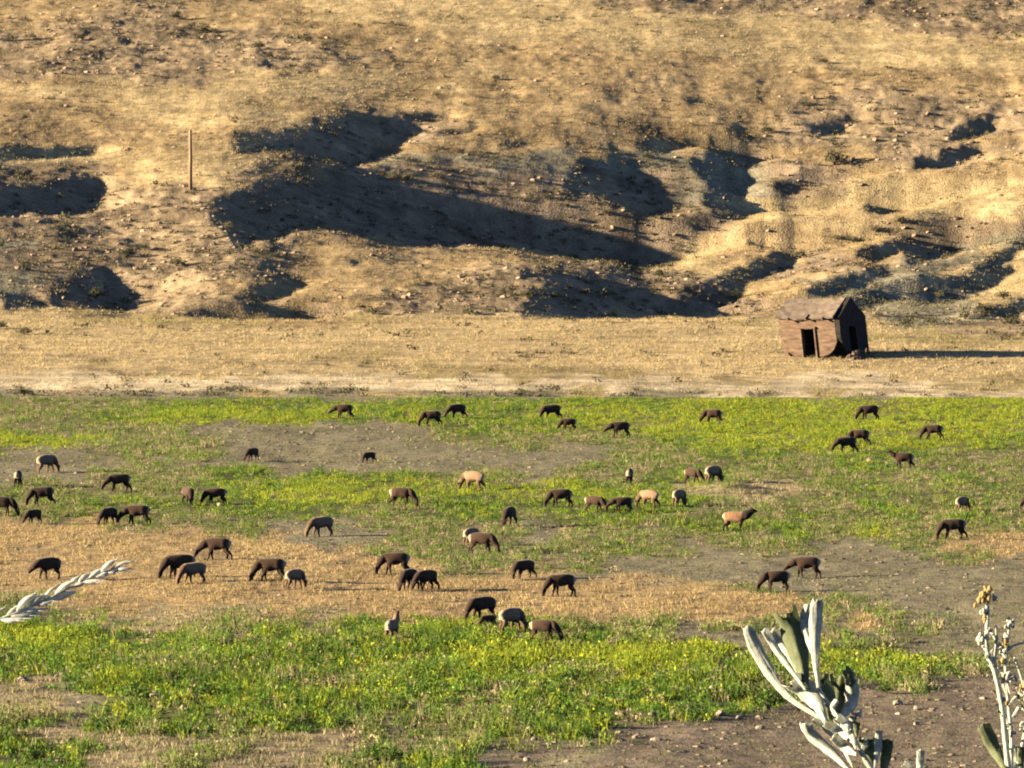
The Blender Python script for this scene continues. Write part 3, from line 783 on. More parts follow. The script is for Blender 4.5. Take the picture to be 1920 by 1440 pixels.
def elk_mesh(name, neck, stride, bull=False, bend=0.0, pale=False):
    """one skinned body; neck: list of (x, z, r) from the neck base to the muzzle; stride: fore/aft shift of the four feet"""
    V, E, R = [], [], []
    def add(p, r, par=None):
        V.append(p); R.append(r)
        if par is not None: E.append((par, len(V) - 1))
        return len(V) - 1
    pel = add((-.50, 0, 1.08), .41)
    rump = add((-.68, 0, 1.08), .27, pel)
    add((-.83, 0, 1.10), .04, rump)                                   # tail
    loin = add((-.20, 0, 1.06), .42, pel)
    bel = add((.08, 0, 1.01), .46, loin)
    chest = add((.36, 0, 1.03), .47, bel)
    sh = add((.55, 0, 1.08), .345, chest)
    prev = sh; nn = len(neck); heads = []
    for i, (x, z, r) in enumerate(neck):
        prev = add((x, bend * ((i + 1) / nn) ** 1.5, z), r, prev); heads.append(prev)
    poll = heads[-3]
    px_, py_, pz_ = V[poll]
    dx, dz = V[heads[-1]][0] - px_, V[heads[-1]][2] - pz_
    ln = math.hypot(dx, dz); dx /= ln; dz /= ln
    for s in (-1, 1):                                                 # ears
        e1 = add((px_ - dx * .02 - dz * .05, py_ + s * .12, pz_ - dz * .02 + abs(dx) * .06), .05, poll)
        add((px_ - dx * .08, py_ + s * .25, pz_ - dz * .08 + .08), .034, e1)
    for k, s in enumerate((-1, 1)):
        f0, h0 = stride[k], stride[2 + k]
        a = add((.38, s * .17, .80), .18, chest)
        a = add((.36 + f0 * .25, s * .18, .64), .115, a)
        a = add((.39 + f0 * .6, s * .175, .38), .062, a)
        a = add((.38 + f0, s * .17, .12), .045, a)
        add((.41 + f0, s * .17, .025), .052, a)
        a = add((-.52, s * .16, .86), .24, pel)
        a = add((-.44 + h0 * .3, s * .175, .66), .16, a)
        a = add((-.66 + h0 * .7, s * .165, .43), .072, a)
        a = add((-.62 + h0, s * .16, .12), .047, a)
        add((-.58 + h0, s * .16, .025), .054, a)
    me = bpy.data.meshes.new('skeleton'); me.from_pydata(V, E, []); me.update()
    o = bpy.data.objects.new('skeleton', me); COL.objects.link(o)
    sk = o.modifiers.new('skin', 'SKIN'); sk.use_smooth_shade = True; sk.branch_smoothing = .4
    o.modifiers.new('sub', 'SUBSURF').levels = 2
    if not me.skin_vertices: raise RuntimeError('no skin layer')
    for i, r in enumerate(R):
        me.skin_vertices[0].data[i].radius = (r, r); me.skin_vertices[0].data[i].use_root = (i == 0)
    dg = bpy.context.evaluated_depsgraph_get(); dg.update()
    ev = o.evaluated_get(dg); m2 = bpy.data.meshes.new_from_object(ev)
    bpy.data.objects.remove(o); bpy.data.meshes.remove(me)
    m2.name = name; m2.materials.clear(); m2.materials.append(MAT_ELK)
    n = len(m2.vertices); co = np.empty(n * 3, np.float32); m2.vertices.foreach_get('co', co); co = co.reshape(-1, 3)
    trunk = (co[:, 0] < .7) & (co[:, 2] > .6)
    co[:, 1] = np.where(trunk, co[:, 1] * .80, co[:, 1])
    m2.vertices.foreach_set('co', co.ravel())
    x, y, z = co.T
    body = np.array((.28, .15, .08)) if bull else np.array((.30, .19, .11) if pale else (.078, .043, .026))
    dark = np.array((.02, .013, .010)) if bull else np.array((.12, .07, .042) if pale else (.042, .025, .017))
    C = np.tile(body, (n, 1))
    def mixin(C, c, t): return C * (1 - t[:, None]) + np.array(c) * t[:, None]
    C = mixin(C, dark, smooth(x, .42, .56) if bull else smooth(x, .56, .80))
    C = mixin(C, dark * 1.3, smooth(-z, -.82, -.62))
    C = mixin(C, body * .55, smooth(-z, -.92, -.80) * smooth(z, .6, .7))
    C = mixin(C, (.56, .42, .27), smooth(-x, .60, .70) * smooth(z, .72, .84))
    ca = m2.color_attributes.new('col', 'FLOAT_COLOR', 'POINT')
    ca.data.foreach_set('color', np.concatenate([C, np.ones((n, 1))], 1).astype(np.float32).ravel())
    return m2
GRAZE = [(.72, .99, .29), (.88, .80, .215), (1.00, .60, .17), (1.08, .47, .185), (1.10, .27, .14), (1.09, .11, .095)]
REACH = [(.74, 1.02, .29), (.93, .86, .215), (1.10, .69, .17), (1.20, .58, .185), (1.29, .40, .14), (1.33, .25, .095)]
LOW = [(.75, 1.05, .265), (.94, .92, .205), (1.08, .80, .16), (1.18, .74, .15), (1.31, .62, .11), (1.40, .53, .078)]
FWD = [(.74, 1.18, .255), (.90, 1.30, .19), (1.02, 1.42, .15), (1.08, 1.49, .15), (1.24, 1.44, .11), (1.36, 1.39, .078)]
UP = [(.68, 1.26, .25), (.78, 1.46, .18), (.85, 1.64, .145), (.88, 1.74, .15), (1.02, 1.70, .11), (1.15, 1.64, .078)]
BULL = [(.74, 1.18, .35), (.93, 1.30, .30), (1.08, 1.40, .22), (1.18, 1.47, .17), (1.34, 1.43, .12), (1.48, 1.39, .085)]
st0 = (0, 0, 0, 0); st1 = (.14, -.12, -.16, .12); st2 = (-.08, .16, .10, -.20)
ELK = {'K': elk_mesh('elk_reaching', REACH, st2, bend=.1), 'M': elk_mesh('elk_stepping', GRAZE, st2, bend=-.12), 'P': elk_mesh('elk_pale', GRAZE, st1, pale=True), 'Q': elk_mesh('elk_pale', UP, st0, pale=True), 'G': elk_mesh('elk_grazing', GRAZE, st1), 'H': elk_mesh('elk_grazing', GRAZE, st2, bend=.28), 'J': elk_mesh('elk_grazing', GRAZE, st0, bend=-.28),
       'L': elk_mesh('elk_low', LOW, st1), 'W': elk_mesh('elk_walking', FWD, (.2, -.22, -.25, .2)), 'A': elk_mesh('elk_alert', UP, st0),
       'B': elk_mesh('elk_bull', BULL, (.05, -.06, -.1, .1), True)}
ELKS = [
 (645, 786, 180, 'L', .9, 'dark elk holding its neck level in the far green strip, leftmost of the far row'),
 (810, 798, 184, 'G', .92, 'front elk of the overlapping pair in the far green strip, head at the ground'),
 (858, 785, 205, 'G', .9, 'elk with orange lit neck standing behind the front elk of a far overlapping pair'),
 (1035, 786, 196, 'G', .92, 'elk grazing in the far yellow green strip just above and left of a smaller one'),
 (1066, 806, 186, 'G', .74, 'smaller young elk grazing below the far pair at the centre of the yellow strip'),
 (1163, 821, 188, 'L', .92, 'elk with lowered level neck in the yellow green strip, right of the small young one'),
 (1337, 794, 182, 'G', .9, 'lone dark elk grazing in the far yellow strip, below the space left of the hut'),
 (1630, 788, 180, 'G', .95, 'dark elk grazing at the back of the yellow strip directly below the hut'),
 (1612, 836, 180, 'G', .92, 'rear elk of two overlapping in the yellow strip, its hindquarters at right'),
 (1588, 849, 194, 'G', .9, 'front elk of two overlapping in the yellow strip, reddish neck towards the left'),
 (1750, 826, 180, 'G', .9, 'rightmost grazing elk of the far yellow strip, alone'),
 (1694, 877, 178, 'W', .9, 'dark elk walking left with raised head at the lower edge of the yellow strip'),
 (474, 864, 232, 'G', .72, 'small dark elk alone on the grey brown soil in the left half'),
 (693, 868, 215, 'H', .62, 'smallest elk, a calf alone on the grey soil left of centre'),
 (86, 886, 44, 'P', .98, 'elk turned away with bright orange rump, upper left on grey ground'),
 (33, 912, 84, 'G', .85, 'narrow elk seen from behind with orange left side near the left photo edge'),
 (224, 921, 193, 'G', .92, 'elk with pink lit shoulder grazing at the left between grey soil and green strip'),
 (80, 948, 187, 'G', .95, 'broad dark elk grazing left above a small one near the left photo edge'),
 (2, 968, 2, 'G', .98, 'dark elk grazing to the right, its rear cut by the left photo edge'),
 (64, 980, 222, 'G', .72, 'small dark elk under the muzzle of the broad one, near the left photo edge'),
 (352, 946, 292, 'J', .9, 'dark rounded elk facing the viewer in the green strip, left of a long necked one'),
 (405, 946, 184, 'G', .85, 'slender elk stretching its long neck to the left in the green strip'),
 (205, 984, 228, 'G', .85, 'dark elk turned half to the viewer, left of an overlapping pair at the green edge'),
 (258, 984, 180, 'G', .98, 'large dark elk grazing left, right one of the pair at the lower green edge'),
 (604, 1004, 206, 'P', .95, 'elk with tan neck and dark hindquarters alone on brown ground left of centre'),
 (752, 950, 352, 'G', .95, 'elk grazing to the right in the bright green strip, pale rump at left'),
 (888, 917, 148, 'P', 1.0, 'pale tan elk grazing away to the left in the middle of the green strip'),
 (956, 986, 246, 'G', .95, 'upright looking narrow elk facing the viewer at the lower green edge, centre'),
 (1052, 950, 180, 'G', .92, 'dark elk grazing left in the green strip right of centre'),
 (1114, 960, 335, 'G', .8, 'small dark elk with orange rump grazing to the right beside a larger one'),
 (1180, 906, 84, 'G', .82, 'very narrow elk seen from behind at the grey soil edge right of centre'),
 (1298, 906, 326, 'G', .78, 'small arched dark elk left of the cream rumped one'),
 (1336, 907, 52, 'P', .92, 'elk turned away with a big cream rump above the tan bank'),
 (1168, 962, 186, 'L', .8, 'low dark elk at the left end of the tight cluster right of centre'),
 (1217, 952, 145, 'P', .88, 'orange lit elk in the middle of the tight cluster right of centre'),
 (1272, 952, 62, 'P', .85, 'elk turned away with tan rump, right end of the tight cluster'),
 (1378, 993, 344, 'B', .95, 'bull elk with orange flank, black neck and raised head facing right'),
 (1803, 960, 55, 'P', .78, 'elk turned away with a bright cream rump above a dark grazing one, far right'),
 (1788, 1011, 188, 'G', .95, 'dark elk with reddish neck grazing left on the weedy ground at far right'),
 (1942, 953, 180, 'G', .85, 'elk whose dark muzzle shows at the right photo edge'),
 (-22, 832, 180, 'G', .85, 'elk whose dark rump shows at the left photo edge in the upper field'),
 (92, 1086, 216, 'L', .98, 'dark hunched elk on orange dry grass above the white seed head'),
 (338, 1084, 194, 'G', 1.08, 'large dark elk striding down left, upper left one of a three elk cluster'),
 (364, 1094, 208, 'P', .92, 'tan necked elk in front of the large dark one in the three elk cluster'),
 (408, 1050, 181, 'G', 1.0, 'rear dark elk of the three elk cluster on dry grass, stretched to the left'),
 (509, 1092, 180, 'G', 1.02, 'dark elk grazing left beside a cream rumped one on dry grass'),
 (551, 1105, 52, 'P', .85, 'narrow cream rumped elk turned away beside the hindquarters of a dark one'),
 (882, 1022, 58, 'P', .85, 'pale elk turned away at the left of a pair on the grey ground, centre'),
 (902, 1036, 345, 'G', .95, 'dark elk grazing right with orange rump edge, front of the pale one'),
 (742, 1076, 180, 'G', 1.0, 'dark elk with long low neck above two narrow ones, centre left'),
 (768, 1105, 244, 'G', .92, 'orange backed narrow elk facing the viewer, left of two side by side'),
 (801, 1106, 226, 'G', .88, 'dark rounded narrow elk, right of two side by side'),
 (984, 1084, 214, 'G', .82, 'small dark elk with head down on the grey soil patch, centre'),
 (1054, 1117, 186, 'G', .95, 'dark elk grazing left on dry grass right of centre, ear raised'),
 (1456, 1110, 186, 'G', .92, 'lower left one of two dark elk on bare soil above the sagebrush sprig'),
 (1513, 1083, 178, 'L', .95, 'upper right one of two dark elk on bare soil above the sagebrush sprig'),
 (906, 1158, 212, 'G', .98, 'black elk with orange chest edge standing over a small head, lower centre'),
 (916, 1176, 216, 'G', .55, 'small dark calf under the black elk, lower centre'),
 (957, 1184, 48, 'P', 1.0, 'elk turned away with pale pink rump, right of the black one, lower centre'),
 (1018, 1200, 348, 'G', .85, 'elk with orange rump grazing right at the edge of the lush weeds'),
 (735, 1202, 72, 'Q', .88, 'cream rumped elk seen from behind with raised dark head, nearest to the viewer'),
]
for n_e, (u, v_, th, pose, s, lab) in enumerate(ELKS):
    if pose == 'G': pose = 'GMKHGJM'[n_e % 7]
    th += (n_e * 37 % 13) - 6 if pose in 'GMK' else 0
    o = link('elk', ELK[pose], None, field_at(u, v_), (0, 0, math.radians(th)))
    o.location.z -= .12 * s
    o.scale = (s, s, s)
    tag(o, lab, 'elk', 'elk herd grazing in the field')
    if pose == 'B':
        for sgn in (-1, 1):
            bm = bmesh.new()
            q = [Vector(a) for a in ((1.16, sgn * .06, 1.56), (1.10, sgn * .16, 1.70), (.96, sgn * .24, 1.82), (.78, sgn * .26, 1.92))]
            tube(bm, q, [.032, .028, .022, .008], 6)
            tube(bm, [q[0] + Vector((0, 0, .02)), q[0] + Vector((.14, sgn * .03, .05)), q[0] + Vector((.22, sgn * .04, .14))], [.022, .017, .006], 6)
            tube(bm, [q[1], q[1] + Vector((.10, sgn * .03, .06)), q[1] + Vector((.15, sgn * .04, .16))], [.02, .014, .006], 6)
            tube(bm, [q[2], q[2] + Vector((.04, sgn * .02, .10)), q[2] + Vector((.05, sgn * .02, .18))], [.018, .012, .006], 6)
            fin('antler', bm, MAT_WOOD, o)

# ------------------------------------------------------------------ stones and single plants in the field
FST = [(290, 1308, .42), (42, 1278, .40), (108, 1268, .25), (247, 1271, .2), (203, 1288, .2), (455, 1268, .25), (410, 1250, .2), (480, 1318, .22), (408, 1319, .2), (1163, 1340, .35), (1225, 1345, .38), (1352, 1343, .5), (1385, 1347, .3), (1425, 1365, .3), (818, 1417, .35), (655, 1432, .28), (1685, 1322, .4), (1720, 1330, .25), (1230, 1390, .3), (1360, 1255, .28), (1003, 1385, .25), (1190, 1385, .25), (1785, 1420, .2), (1718, 1360, .25), (990, 1425, .3), (845, 1345, .28), (412, 948, .34)]
for i, (u, v_, s) in enumerate(FST):
    put('stone', STONES[i % 4], field_at(u, v_), s * .8, 'small pale pinkish stone lying among the weeds and soil of the field', 'stone', 'pale stones in the field')
put('stone', ROCKS[1], field_at(1380, 1098), .16, 'tiny dark stone on the soil left of the two dark elk', 'stone')
put('stone', ROCKS[2], field_at(1630, 866), .34, 'dark flat stone below the walking elk at the yellow strip edge', 'stone')
for (u, v_, s) in [(262, 1322, .8), (490, 1270, .62), (390, 1312, .7), (660, 1195, .6), (470, 1285, .6), (1075, 1285, .75), (1440, 1330, .85), (1300, 1350, .6), (1240, 1290, .6), (560, 1330, .6), (640, 1365, .55), (700, 1418, .6), (740, 1420, .5), (1700, 1285, .5), (60, 1425, .6), (850, 1330, .55), (1380, 1310, .7), (180, 1370, .6), (1130, 1365, .5), (330, 1250, .6), (1660, 1300, .5)]:
    shrub(SHR_GREEN, field_at(u, v_), s, 'bushy green weed clump standing in the lush strip of the near field', 'green weed clumps in the near field', 'weed_clump')

# ------------------------------------------------------------------ plants right in front of the viewer
MAT_SAGE = leafy_mat('sage_leaf', .42, color=(.86, .89, .74), rough=.7)
MAT_SAGE_DK = leafy_mat('sage_leaf_olive', .5, color=(.30, .34, .19), rough=.7)
MAT_STEM = leafy_mat('sage_stem', .3, color=(.76, .76, .62), rough=.8)
MAT_BUD = leafy_mat('sage_bud', .45, color=(.72, .55, .24), rough=.8)
MAT_BUDW = leafy_mat('pale_bud', .3, color=(.80, .76, .64), rough=.8)
MAT_SEED = leafy_mat('seed_head', .42, color=(.95, .92, .80), rough=.7)
def spline(pts, n):
    pts = [Vector(p) for p in pts]
    if len(pts) == 2: pts = [pts[0], (pts[0] + pts[1]) / 2, pts[1]]
    out = []; m = len(pts) - 1
    for i in range(n + 1):
        t = i / n * m; k = min(int(t), m - 1); t -= k
        p0, p1, p2, p3 = pts[max(k - 1, 0)], pts[k], pts[k + 1], pts[min(k + 2, m)]
        out.append(.5 * ((2 * p1) + (p2 - p0) * t + (2 * p0 - 5 * p1 + 4 * p2 - p3) * t * t + (3 * p1 - p0 - 3 * p2 + p3) * t ** 3))
    return out
def leaf(parent, px, wpx, Y, mat, teeth=True, cup=.5, twist=0.0, name='leaf', lab=None):
    """a wedge shaped leaf along photograph points, cupped, with a toothed tip and a real thickness"""
    jit = random.uniform(-.012, .012)
    n = len(px) - 1
    c = spline([at(u, v_, Y + jit + .012 * math.sin(2.4 * i / max(n, 1))) for i, (u, v_) in enumerate(px)], 14)
    half = wpx * (1.4 if wpx < 20 and parent.name.startswith('sagebrush_sprig') else 1.0) / F * Y * .5
    if wpx < 20: cup *= .6
    bm = bmesh.new(); NS = 8; rows = []; rows2 = []
    th = .0003
    for i, p_ in enumerate(c):
        t = i / 14
        d = (c[min(i + 1, 14)] - c[max(i - 1, 0)]).normalized()
        side = d.cross(Vector((0, -1, 0))).normalized()
        side = (Matrix.Rotation(twist * (t - .3), 3, d) @ side)
        nr_ = side.cross(d).normalized()
        wd = half * (.30 + .70 * smooth(t, 0, .65)) * (1 - .25 * smooth(t, .85, 1)) * (1 + .06 * math.sin(9 * t + jit * 900))
        row = []; row2 = []
        for k in range(NS + 1):
            s = -1 + 2 * k / NS
            q = p_ + side * s * wd * (1 + .07 * math.sin(31 * t + 3 * s + jit * 700)) - nr_ * (cup * wd * (s * s)) + nr_ * wd * (.1 + .07 * math.cos(3 * math.pi * s) + .06 * math.sin(17 * t + 5 * s))
            if i == 14 and teeth: q = q + d * half * (.45 * (math.cos(s * math.pi * 2.0) - .6))
            if i == 14 and not teeth: q = q - d * half * .8 * s * s
            row.append(bm.verts.new(q)); row2.append(bm.verts.new(q + nr_ * th))
        rows.append(row); rows2.append(row2)
    for a, b, e, f in zip(rows, rows[1:], rows2, rows2[1:]):
        for k in range(NS):
            bm.faces.new((a[k], a[k + 1], b[k + 1], b[k])); bm.faces.new((e[k], f[k], f[k + 1], e[k + 1]))
        bm.faces.new((a[0], b[0], f[0], e[0])); bm.faces.new((a[NS], e[NS], f[NS], b[NS]))
    for a, e in ((rows[0], rows2[0]), (rows[-1], rows2[-1])):
        for k in range(NS): bm.faces.new((a[k], a[k + 1], e[k + 1], e[k]))
    o = fin(name, bm, mat, parent)
    o.matrix_parent_inverse = Matrix.Translation(-parent.location)
    if lab: o['label'] = lab
    return o
def twig(parent, px, rpx, Y, mat, name='stem', root=None):
    c = [at(u, v_, Y) for u, v_ in px]
    c = spline(c, 5 * len(px))
    if root is not None:
        c = spline([root, root * .5 + c[0] * .5 + Vector((.006, .0, 0)), c[0]], 10)[:-1] + c
    bm = bmesh.new(); n = len(c)
    r = [rpx / F * Y * (1.25 - .6 * i / n) * (1 + .10 * math.sin(i * 1.7)) for i in range(n)]
    tube(bm, c, r, 8)
    o = fin(name, bm, mat, parent); o.matrix_parent_inverse = Matrix.Translation(-parent.location)
    return o
def budcluster(parent, px, spread, n, Y, mat, size, name='bud_cluster'):
    bm = bmesh.new()
    for k in range(n):
        u = px[0] + random.gauss(0, spread); v_ = px[1] + random.gauss(0, spread)
        c = at(u, v_, Y + random.gauss(0, spread) / F * Y)
        r_ = bmesh.ops.create_icosphere(bm, subdivisions=2, radius=size / F * Y * random.uniform(.7, 1.3))['verts']
        ax = Vector((random.gauss(0, .4), random.gauss(0, .4), 1)).normalized(); ph = random.uniform(0, 6)
        for q in r_:
            e = q.co.dot(ax); q.co += ax * e * .7
            q.co *= 1 + .16 * math.sin(q.co.x * 9000 + ph) * math.sin(q.co.z * 7000)
            q.co += c
    o = fin(name, bm, mat, parent); o.matrix_parent_inverse = Matrix.Translation(-parent.location)
    return o
YS = 2.3
gz = float(near_h(YS))
def root_at(u, Y): return Vector(((u - 960) / F * Y, Y, float(near_h(Y)) - .02))
spr = empty('sagebrush_sprig', root_at(1690, YS)); tag(spr, 'silvery sagebrush sprig with broad toothed leaves close to the viewer, lower right', 'sagebrush')
twig(spr, [(1640, 1450), (1605, 1395), (1580, 1360), (1556, 1325), (1535, 1290)], 5.0, YS, MAT_STEM, root=spr.location.copy())
twig(spr, [(1640, 1450), (1640, 1420), (1645, 1395)], 4, YS + .01, MAT_STEM, 'side_stem')
for px, wp, mat, te, cup in [
  ([(1545, 1350), (1482, 1310), (1442, 1260), (1412, 1205), (1402, 1172)], 17, MAT_SAGE, False, .5),
  ([(1512, 1295), (1472, 1242), (1446, 1202), (1433, 1178)], 11, MAT_SAGE, False, .8),
  ([(1510, 1290), (1484, 1235), (1462, 1200), (1450, 1178)], 13, MAT_SAGE, False, .8),
  ([(1512, 1292), (1500, 1235), (1484, 1175), (1474, 1150)], 46, MAT_SAGE_DK, True, .9),
  ([(1535, 1290), (1528, 1225), (1530, 1160), (1533, 1122)], 17, MAT_SAGE, True, .6),
  ([(1535, 1285), (1523, 1215), (1508, 1170), (1516, 1132)], 14, MAT_SAGE, False, .7),
  ([(1596, 1448), (1560, 1412), (1522, 1380), (1510, 1355)], 24, MAT_SAGE, False, 1.0),
  ([(1600, 1440), (1575, 1395), (1545, 1362), (1524, 1348)], 9, MAT_SAGE, False, .5),
  ([(1548, 1352), (1530, 1315), (1505, 1290), (1482, 1278)], 40, MAT_SAGE, True, .7),
  ([(1555, 1352), (1545, 1310), (1532, 1275)], 48, MAT_SAGE_DK, True, .8),
  ([(1562, 1345), (1572, 1305), (1577, 1275)], 44, MAT_SAGE_DK, True, .8),
  ([(1575, 1350), (1596, 1315), (1594, 1272)], 28, MAT_SAGE, True, .8),
  ([(1600, 1392), (1575, 1372), (1545, 1352)], 14, MAT_SAGE, False, .6),
  ([(1592, 1385), (1574, 1355), (1563, 1338)], 11, MAT_SAGE, False, .6),
  ([(1606, 1415), (1584, 1402), (1562, 1378)], 14, MAT_SAGE, False, .6),
  ([(1605, 1405), (1597, 1370), (1600, 1342)], 11, MAT_SAGE, False, .6),
  ([(1640, 1440), (1646, 1405), (1648, 1368)], 10, MAT_SAGE, False, .6),
  ([(1640, 1452), (1628, 1415), (1627, 1385)], 30, MAT_SAGE_DK, True, .8),
  ([(1655, 1452), (1660, 1425), (1664, 1385)], 16, MAT_SAGE_DK, False, .8)]:
    leaf(spr, px, wp, YS, mat, te, cup, random.uniform(-.5, .5))
budcluster(spr, (1611, 1338), 4, 9, YS, MAT_BUDW, 3.2)
budcluster(spr, (1588, 1272), 8, 10, YS + .012, MAT_SAGE_DK, 5)

low = empty('sagebrush_tip', root_at(1735, YS + .05)); tag(low, 'small sagebrush leaf tips rising from the bottom photo edge between two sprigs', 'sagebrush')
twig(low, [(1726, 1500), (1724, 1462), (1722, 1440)], 5, YS + .05, MAT_STEM, root=low.location.copy())
leaf(low, [(1724, 1462), (1725, 1435), (1727, 1404)], 15, YS + .05, MAT_SAGE, False, .6)
leaf(low, [(1722, 1465), (1710, 1445), (1694, 1432)], 13, YS + .05, MAT_SAGE, True, .5)
leaf(low, [(1722, 1470), (1735, 1450), (1738, 1438)], 12, YS + .05, MAT_SAGE_DK, True, .5)

ys_ = YS + .12
fl_ = empty('sagebrush_flower_stalk', root_at(1905, ys_)); tag(fl_, 'sagebrush flower stalk with yellow bud tip close to the viewer at right edge', 'sagebrush')
twig(fl_, [(1892, 1450), (1884, 1375), (1878, 1320), (1866, 1262), (1852, 1222), (1850, 1190), (1852, 1150), (1848, 1118)], 5, ys_, MAT_STEM, root=fl_.location.copy())
twig(fl_, [(1896, 1450), (1897, 1390), (1893, 1340), (1886, 1262), (1888, 1215), (1893, 1172)], 3.6, ys_ + .01, MAT_STEM, 'side_stem')
twig(fl_, [(1905, 1450), (1925, 1350), (1918, 1282), (1902, 1232)], 3.0, ys_ + .015, MAT_STEM, 'side_stem')
twig(fl_, [(1862, 1250), (1868, 1200), (1867, 1172)], 3.4, ys_, MAT_STEM, 'side_stem')
twig(fl_, [(1888, 1220), (1902, 1210), (1926, 1203)], 2.2, ys_, MAT_STEM, 'side_stem')
for px, wp, mat in [([(1890, 1452), (1865, 1405), (1842, 1356)], 26, MAT_SAGE_DK), ([(1900, 1452), (1906, 1425), (1904, 1398)], 22, MAT_SAGE), ([(1916, 1452), (1914, 1425), (1917, 1400)], 16, MAT_SAGE_DK),
                    ([(1890, 1362), (1900, 1345), (1912, 1325)], 8, MAT_SAGE), ([(1892, 1365), (1886, 1345), (1884, 1326)], 8, MAT_SAGE), ([(1887, 1408), (1891, 1395), (1890, 1380)], 8, MAT_SAGE),
                    ([(1886, 1302), (1881, 1280), (1883, 1262)], 8, MAT_SAGE), ([(1894, 1302), (1889, 1282), (1890, 1264)], 7, MAT_SAGE), ([(1852, 1228), (1846, 1212), (1838, 1200)], 9, MAT_SAGE),
                    ([(1912, 1372), (1916, 1360), (1920, 1352)], 9, MAT_SAGE), ([(1866, 1200), (1858, 1185), (1850, 1180)], 7, MAT_SAGE), ([(1885, 1235), (1880, 1222), (1876, 1212)], 9, MAT_SAGE)]:
    leaf(fl_, px, wp, ys_, mat, False, .6, random.uniform(-.5, .5))
budcluster(fl_, (1851, 1112), 4, 12, ys_, MAT_BUD, 4.2)
budcluster(fl_, (1846, 1128), 6, 14, ys_, MAT_BUD, 4.0)
budcluster(fl_, (1848, 1148), 4.5, 10, ys_, MAT_BUDW, 3.8)
budcluster(fl_, (1866, 1121), 3, 5, ys_, MAT_BUDW, 2.6)
budcluster(fl_, (1842, 1200), 5, 10, ys_, MAT_BUDW, 3.4)
budcluster(fl_, (1893, 1170), 4, 9, ys_, MAT_BUDW, 3.6)
budcluster(fl_, (1886, 1195), 4, 8, ys_, MAT_BUDW, 3.4)
budcluster(fl_, (1882, 1216), 5, 10, ys_, MAT_BUDW, 3.4)
budcluster(fl_, (1902, 1274), 3, 5, ys_, MAT_BUDW, 2.8)
budcluster(fl_, (1878, 1310), 3, 5, ys_, MAT_BUDW, 3.0)

for k in range(34):
    st_ = random.choice(([(1884, 1375), (1878, 1320), (1866, 1262), (1852, 1222), (1850, 1190), (1852, 1150)], [(1897, 1390), (1893, 1340), (1886, 1262), (1888, 1215), (1893, 1180)], [(1922, 1340), (1918, 1282), (1902, 1235)]))
    i_ = random.randrange(len(st_) - 1); f_ = random.random()
    u0 = st_[i_][0] * (1 - f_) + st_[i_ + 1][0] * f_; v0_ = st_[i_][1] * (1 - f_) + st_[i_ + 1][1] * f_
    sg = random.choice((-1, 1)); ln = random.uniform(7, 20)
    if k % 3:
        leaf(fl_, [(u0, v0_), (u0 + sg * ln * .45, v0_ - ln * .45), (u0 + sg * ln * random.uniform(.5, 1.0), v0_ - ln)], random.uniform(4, 7), ys_ + random.uniform(-.02, .02), random.choice((MAT_SAGE, MAT_SAGE, MAT_SAGE_DK)), False, .7, random.uniform(-.8, .8))
    else:
        budcluster(fl_, (u0 + sg * 4, v0_ - 3), 3, 5, ys_ + random.uniform(-.01, .01), random.choice((MAT_BUDW, MAT_BUD)), 2.4)
for k in range(12):                        # small buds in the axils of the broad sprig
    f_ = random.random(); u0 = 1556 + 70 * f_ + random.uniform(-8, 8); v0_ = 1325 + 95 * f_ + random.uniform(-8, 8); ln = random.uniform(14, 34)
    leaf(spr, [(u0, v0_), (u0 + random.uniform(-12, 8), v0_ - ln * .5), (u0 + random.uniform(-22, 12), v0_ - ln)], random.uniform(6, 11), YS + random.uniform(-.015, .015), random.choice((MAT_SAGE, MAT_SAGE, MAT_SAGE_DK)), False, .7, random.uniform(-.6, .6))
yg = 2.0
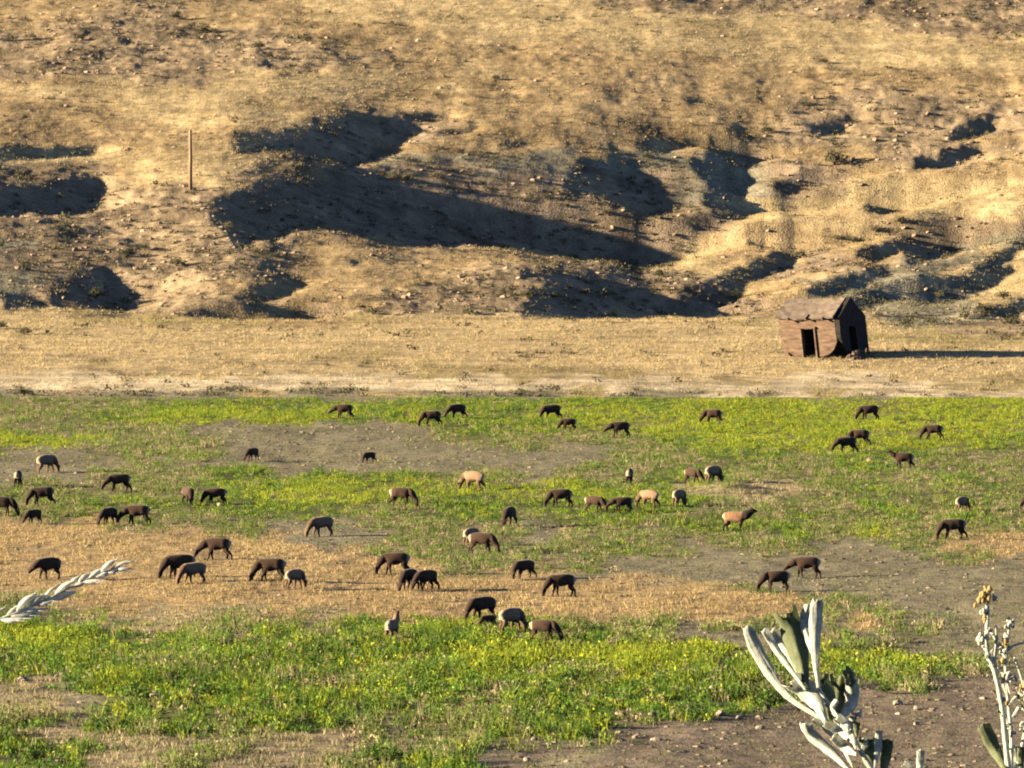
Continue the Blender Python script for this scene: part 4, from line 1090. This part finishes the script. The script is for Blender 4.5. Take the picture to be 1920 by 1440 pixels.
gr = empty('grass_seed_head', Vector((-.36, yg, float(near_h(yg)) - .02))); tag(gr, 'bright straw coloured grass seed head leaning in from the left edge close to the viewer', 'grass stalk')
axis = [(-60, 1195), (-8, 1164), (55, 1139), (115, 1110), (172, 1082), (226, 1062)]
r0v = gr.location.copy()
c = spline([at(u, v_, yg) for u, v_ in axis], 24)
stem_pts = spline([r0v, Vector((-.34, yg, 30.8)), Vector((-.24, yg, 31.33)), c[0]], 20)[:-1] + c
bm = bmesh.new(); tube(bm, stem_pts, [3.2 / F * yg * (1.1 - .7 * i / len(stem_pts)) for i in range(len(stem_pts))], 8)
o = fin('stem', bm, MAT_SEED, gr); o.matrix_parent_inverse = Matrix.Translation(-gr.location)
for i in range(22):
    t = i / 21
    k = 4.5 + t * 18.5 + random.uniform(-.4, .4); k = min(max(k, 1), 23); a = c[int(k)].lerp(c[int(k) + 1], k - int(k)); d = (c[int(k) + 1] - c[int(k)]).normalized()
    s = 1 if i % 2 else -1
    sd_ = d.cross(Vector((0, -1, 0))).normalized()
    ln = random.uniform(34, 62) * (1 - .25 * t) / F * yg; wd = random.uniform(3.8, 7.2) * (1 - .2 * t) / F * yg
    ax = (d + sd_ * s * random.uniform(.02, .42) + Vector((0, random.uniform(-.3, .3), 0))).normalized()
    bm = bmesh.new(); st_ = a + sd_ * s * 1.2 / F * yg
    bow = sd_ * s * ln * random.uniform(.02, .10)
    pts = [st_ + ax * ln * q + bow * math.sin(q * math.pi) for q in (0, .12, .3, .5, .7, .88, 1.0)]
    tube(bm, pts, [wd * q * random.uniform(.85, 1.15) for q in (.2, .6, .95, 1.0, .75, .4, .05)], 8)
    for q in range(3):
        tube(bm, [pts[-2 - q], pts[-1 - q] + ax * ln * random.uniform(.1, .35) + sd_ * s * ln * random.uniform(.0, .16) + Vector((0, random.uniform(-.004, .004), 0))], [wd * .13, wd * .03], 5)
    o = fin('spikelet', bm, MAT_SEED, gr); o.matrix_parent_inverse = Matrix.Translation(-gr.location)
bpy.context.view_layer.update()
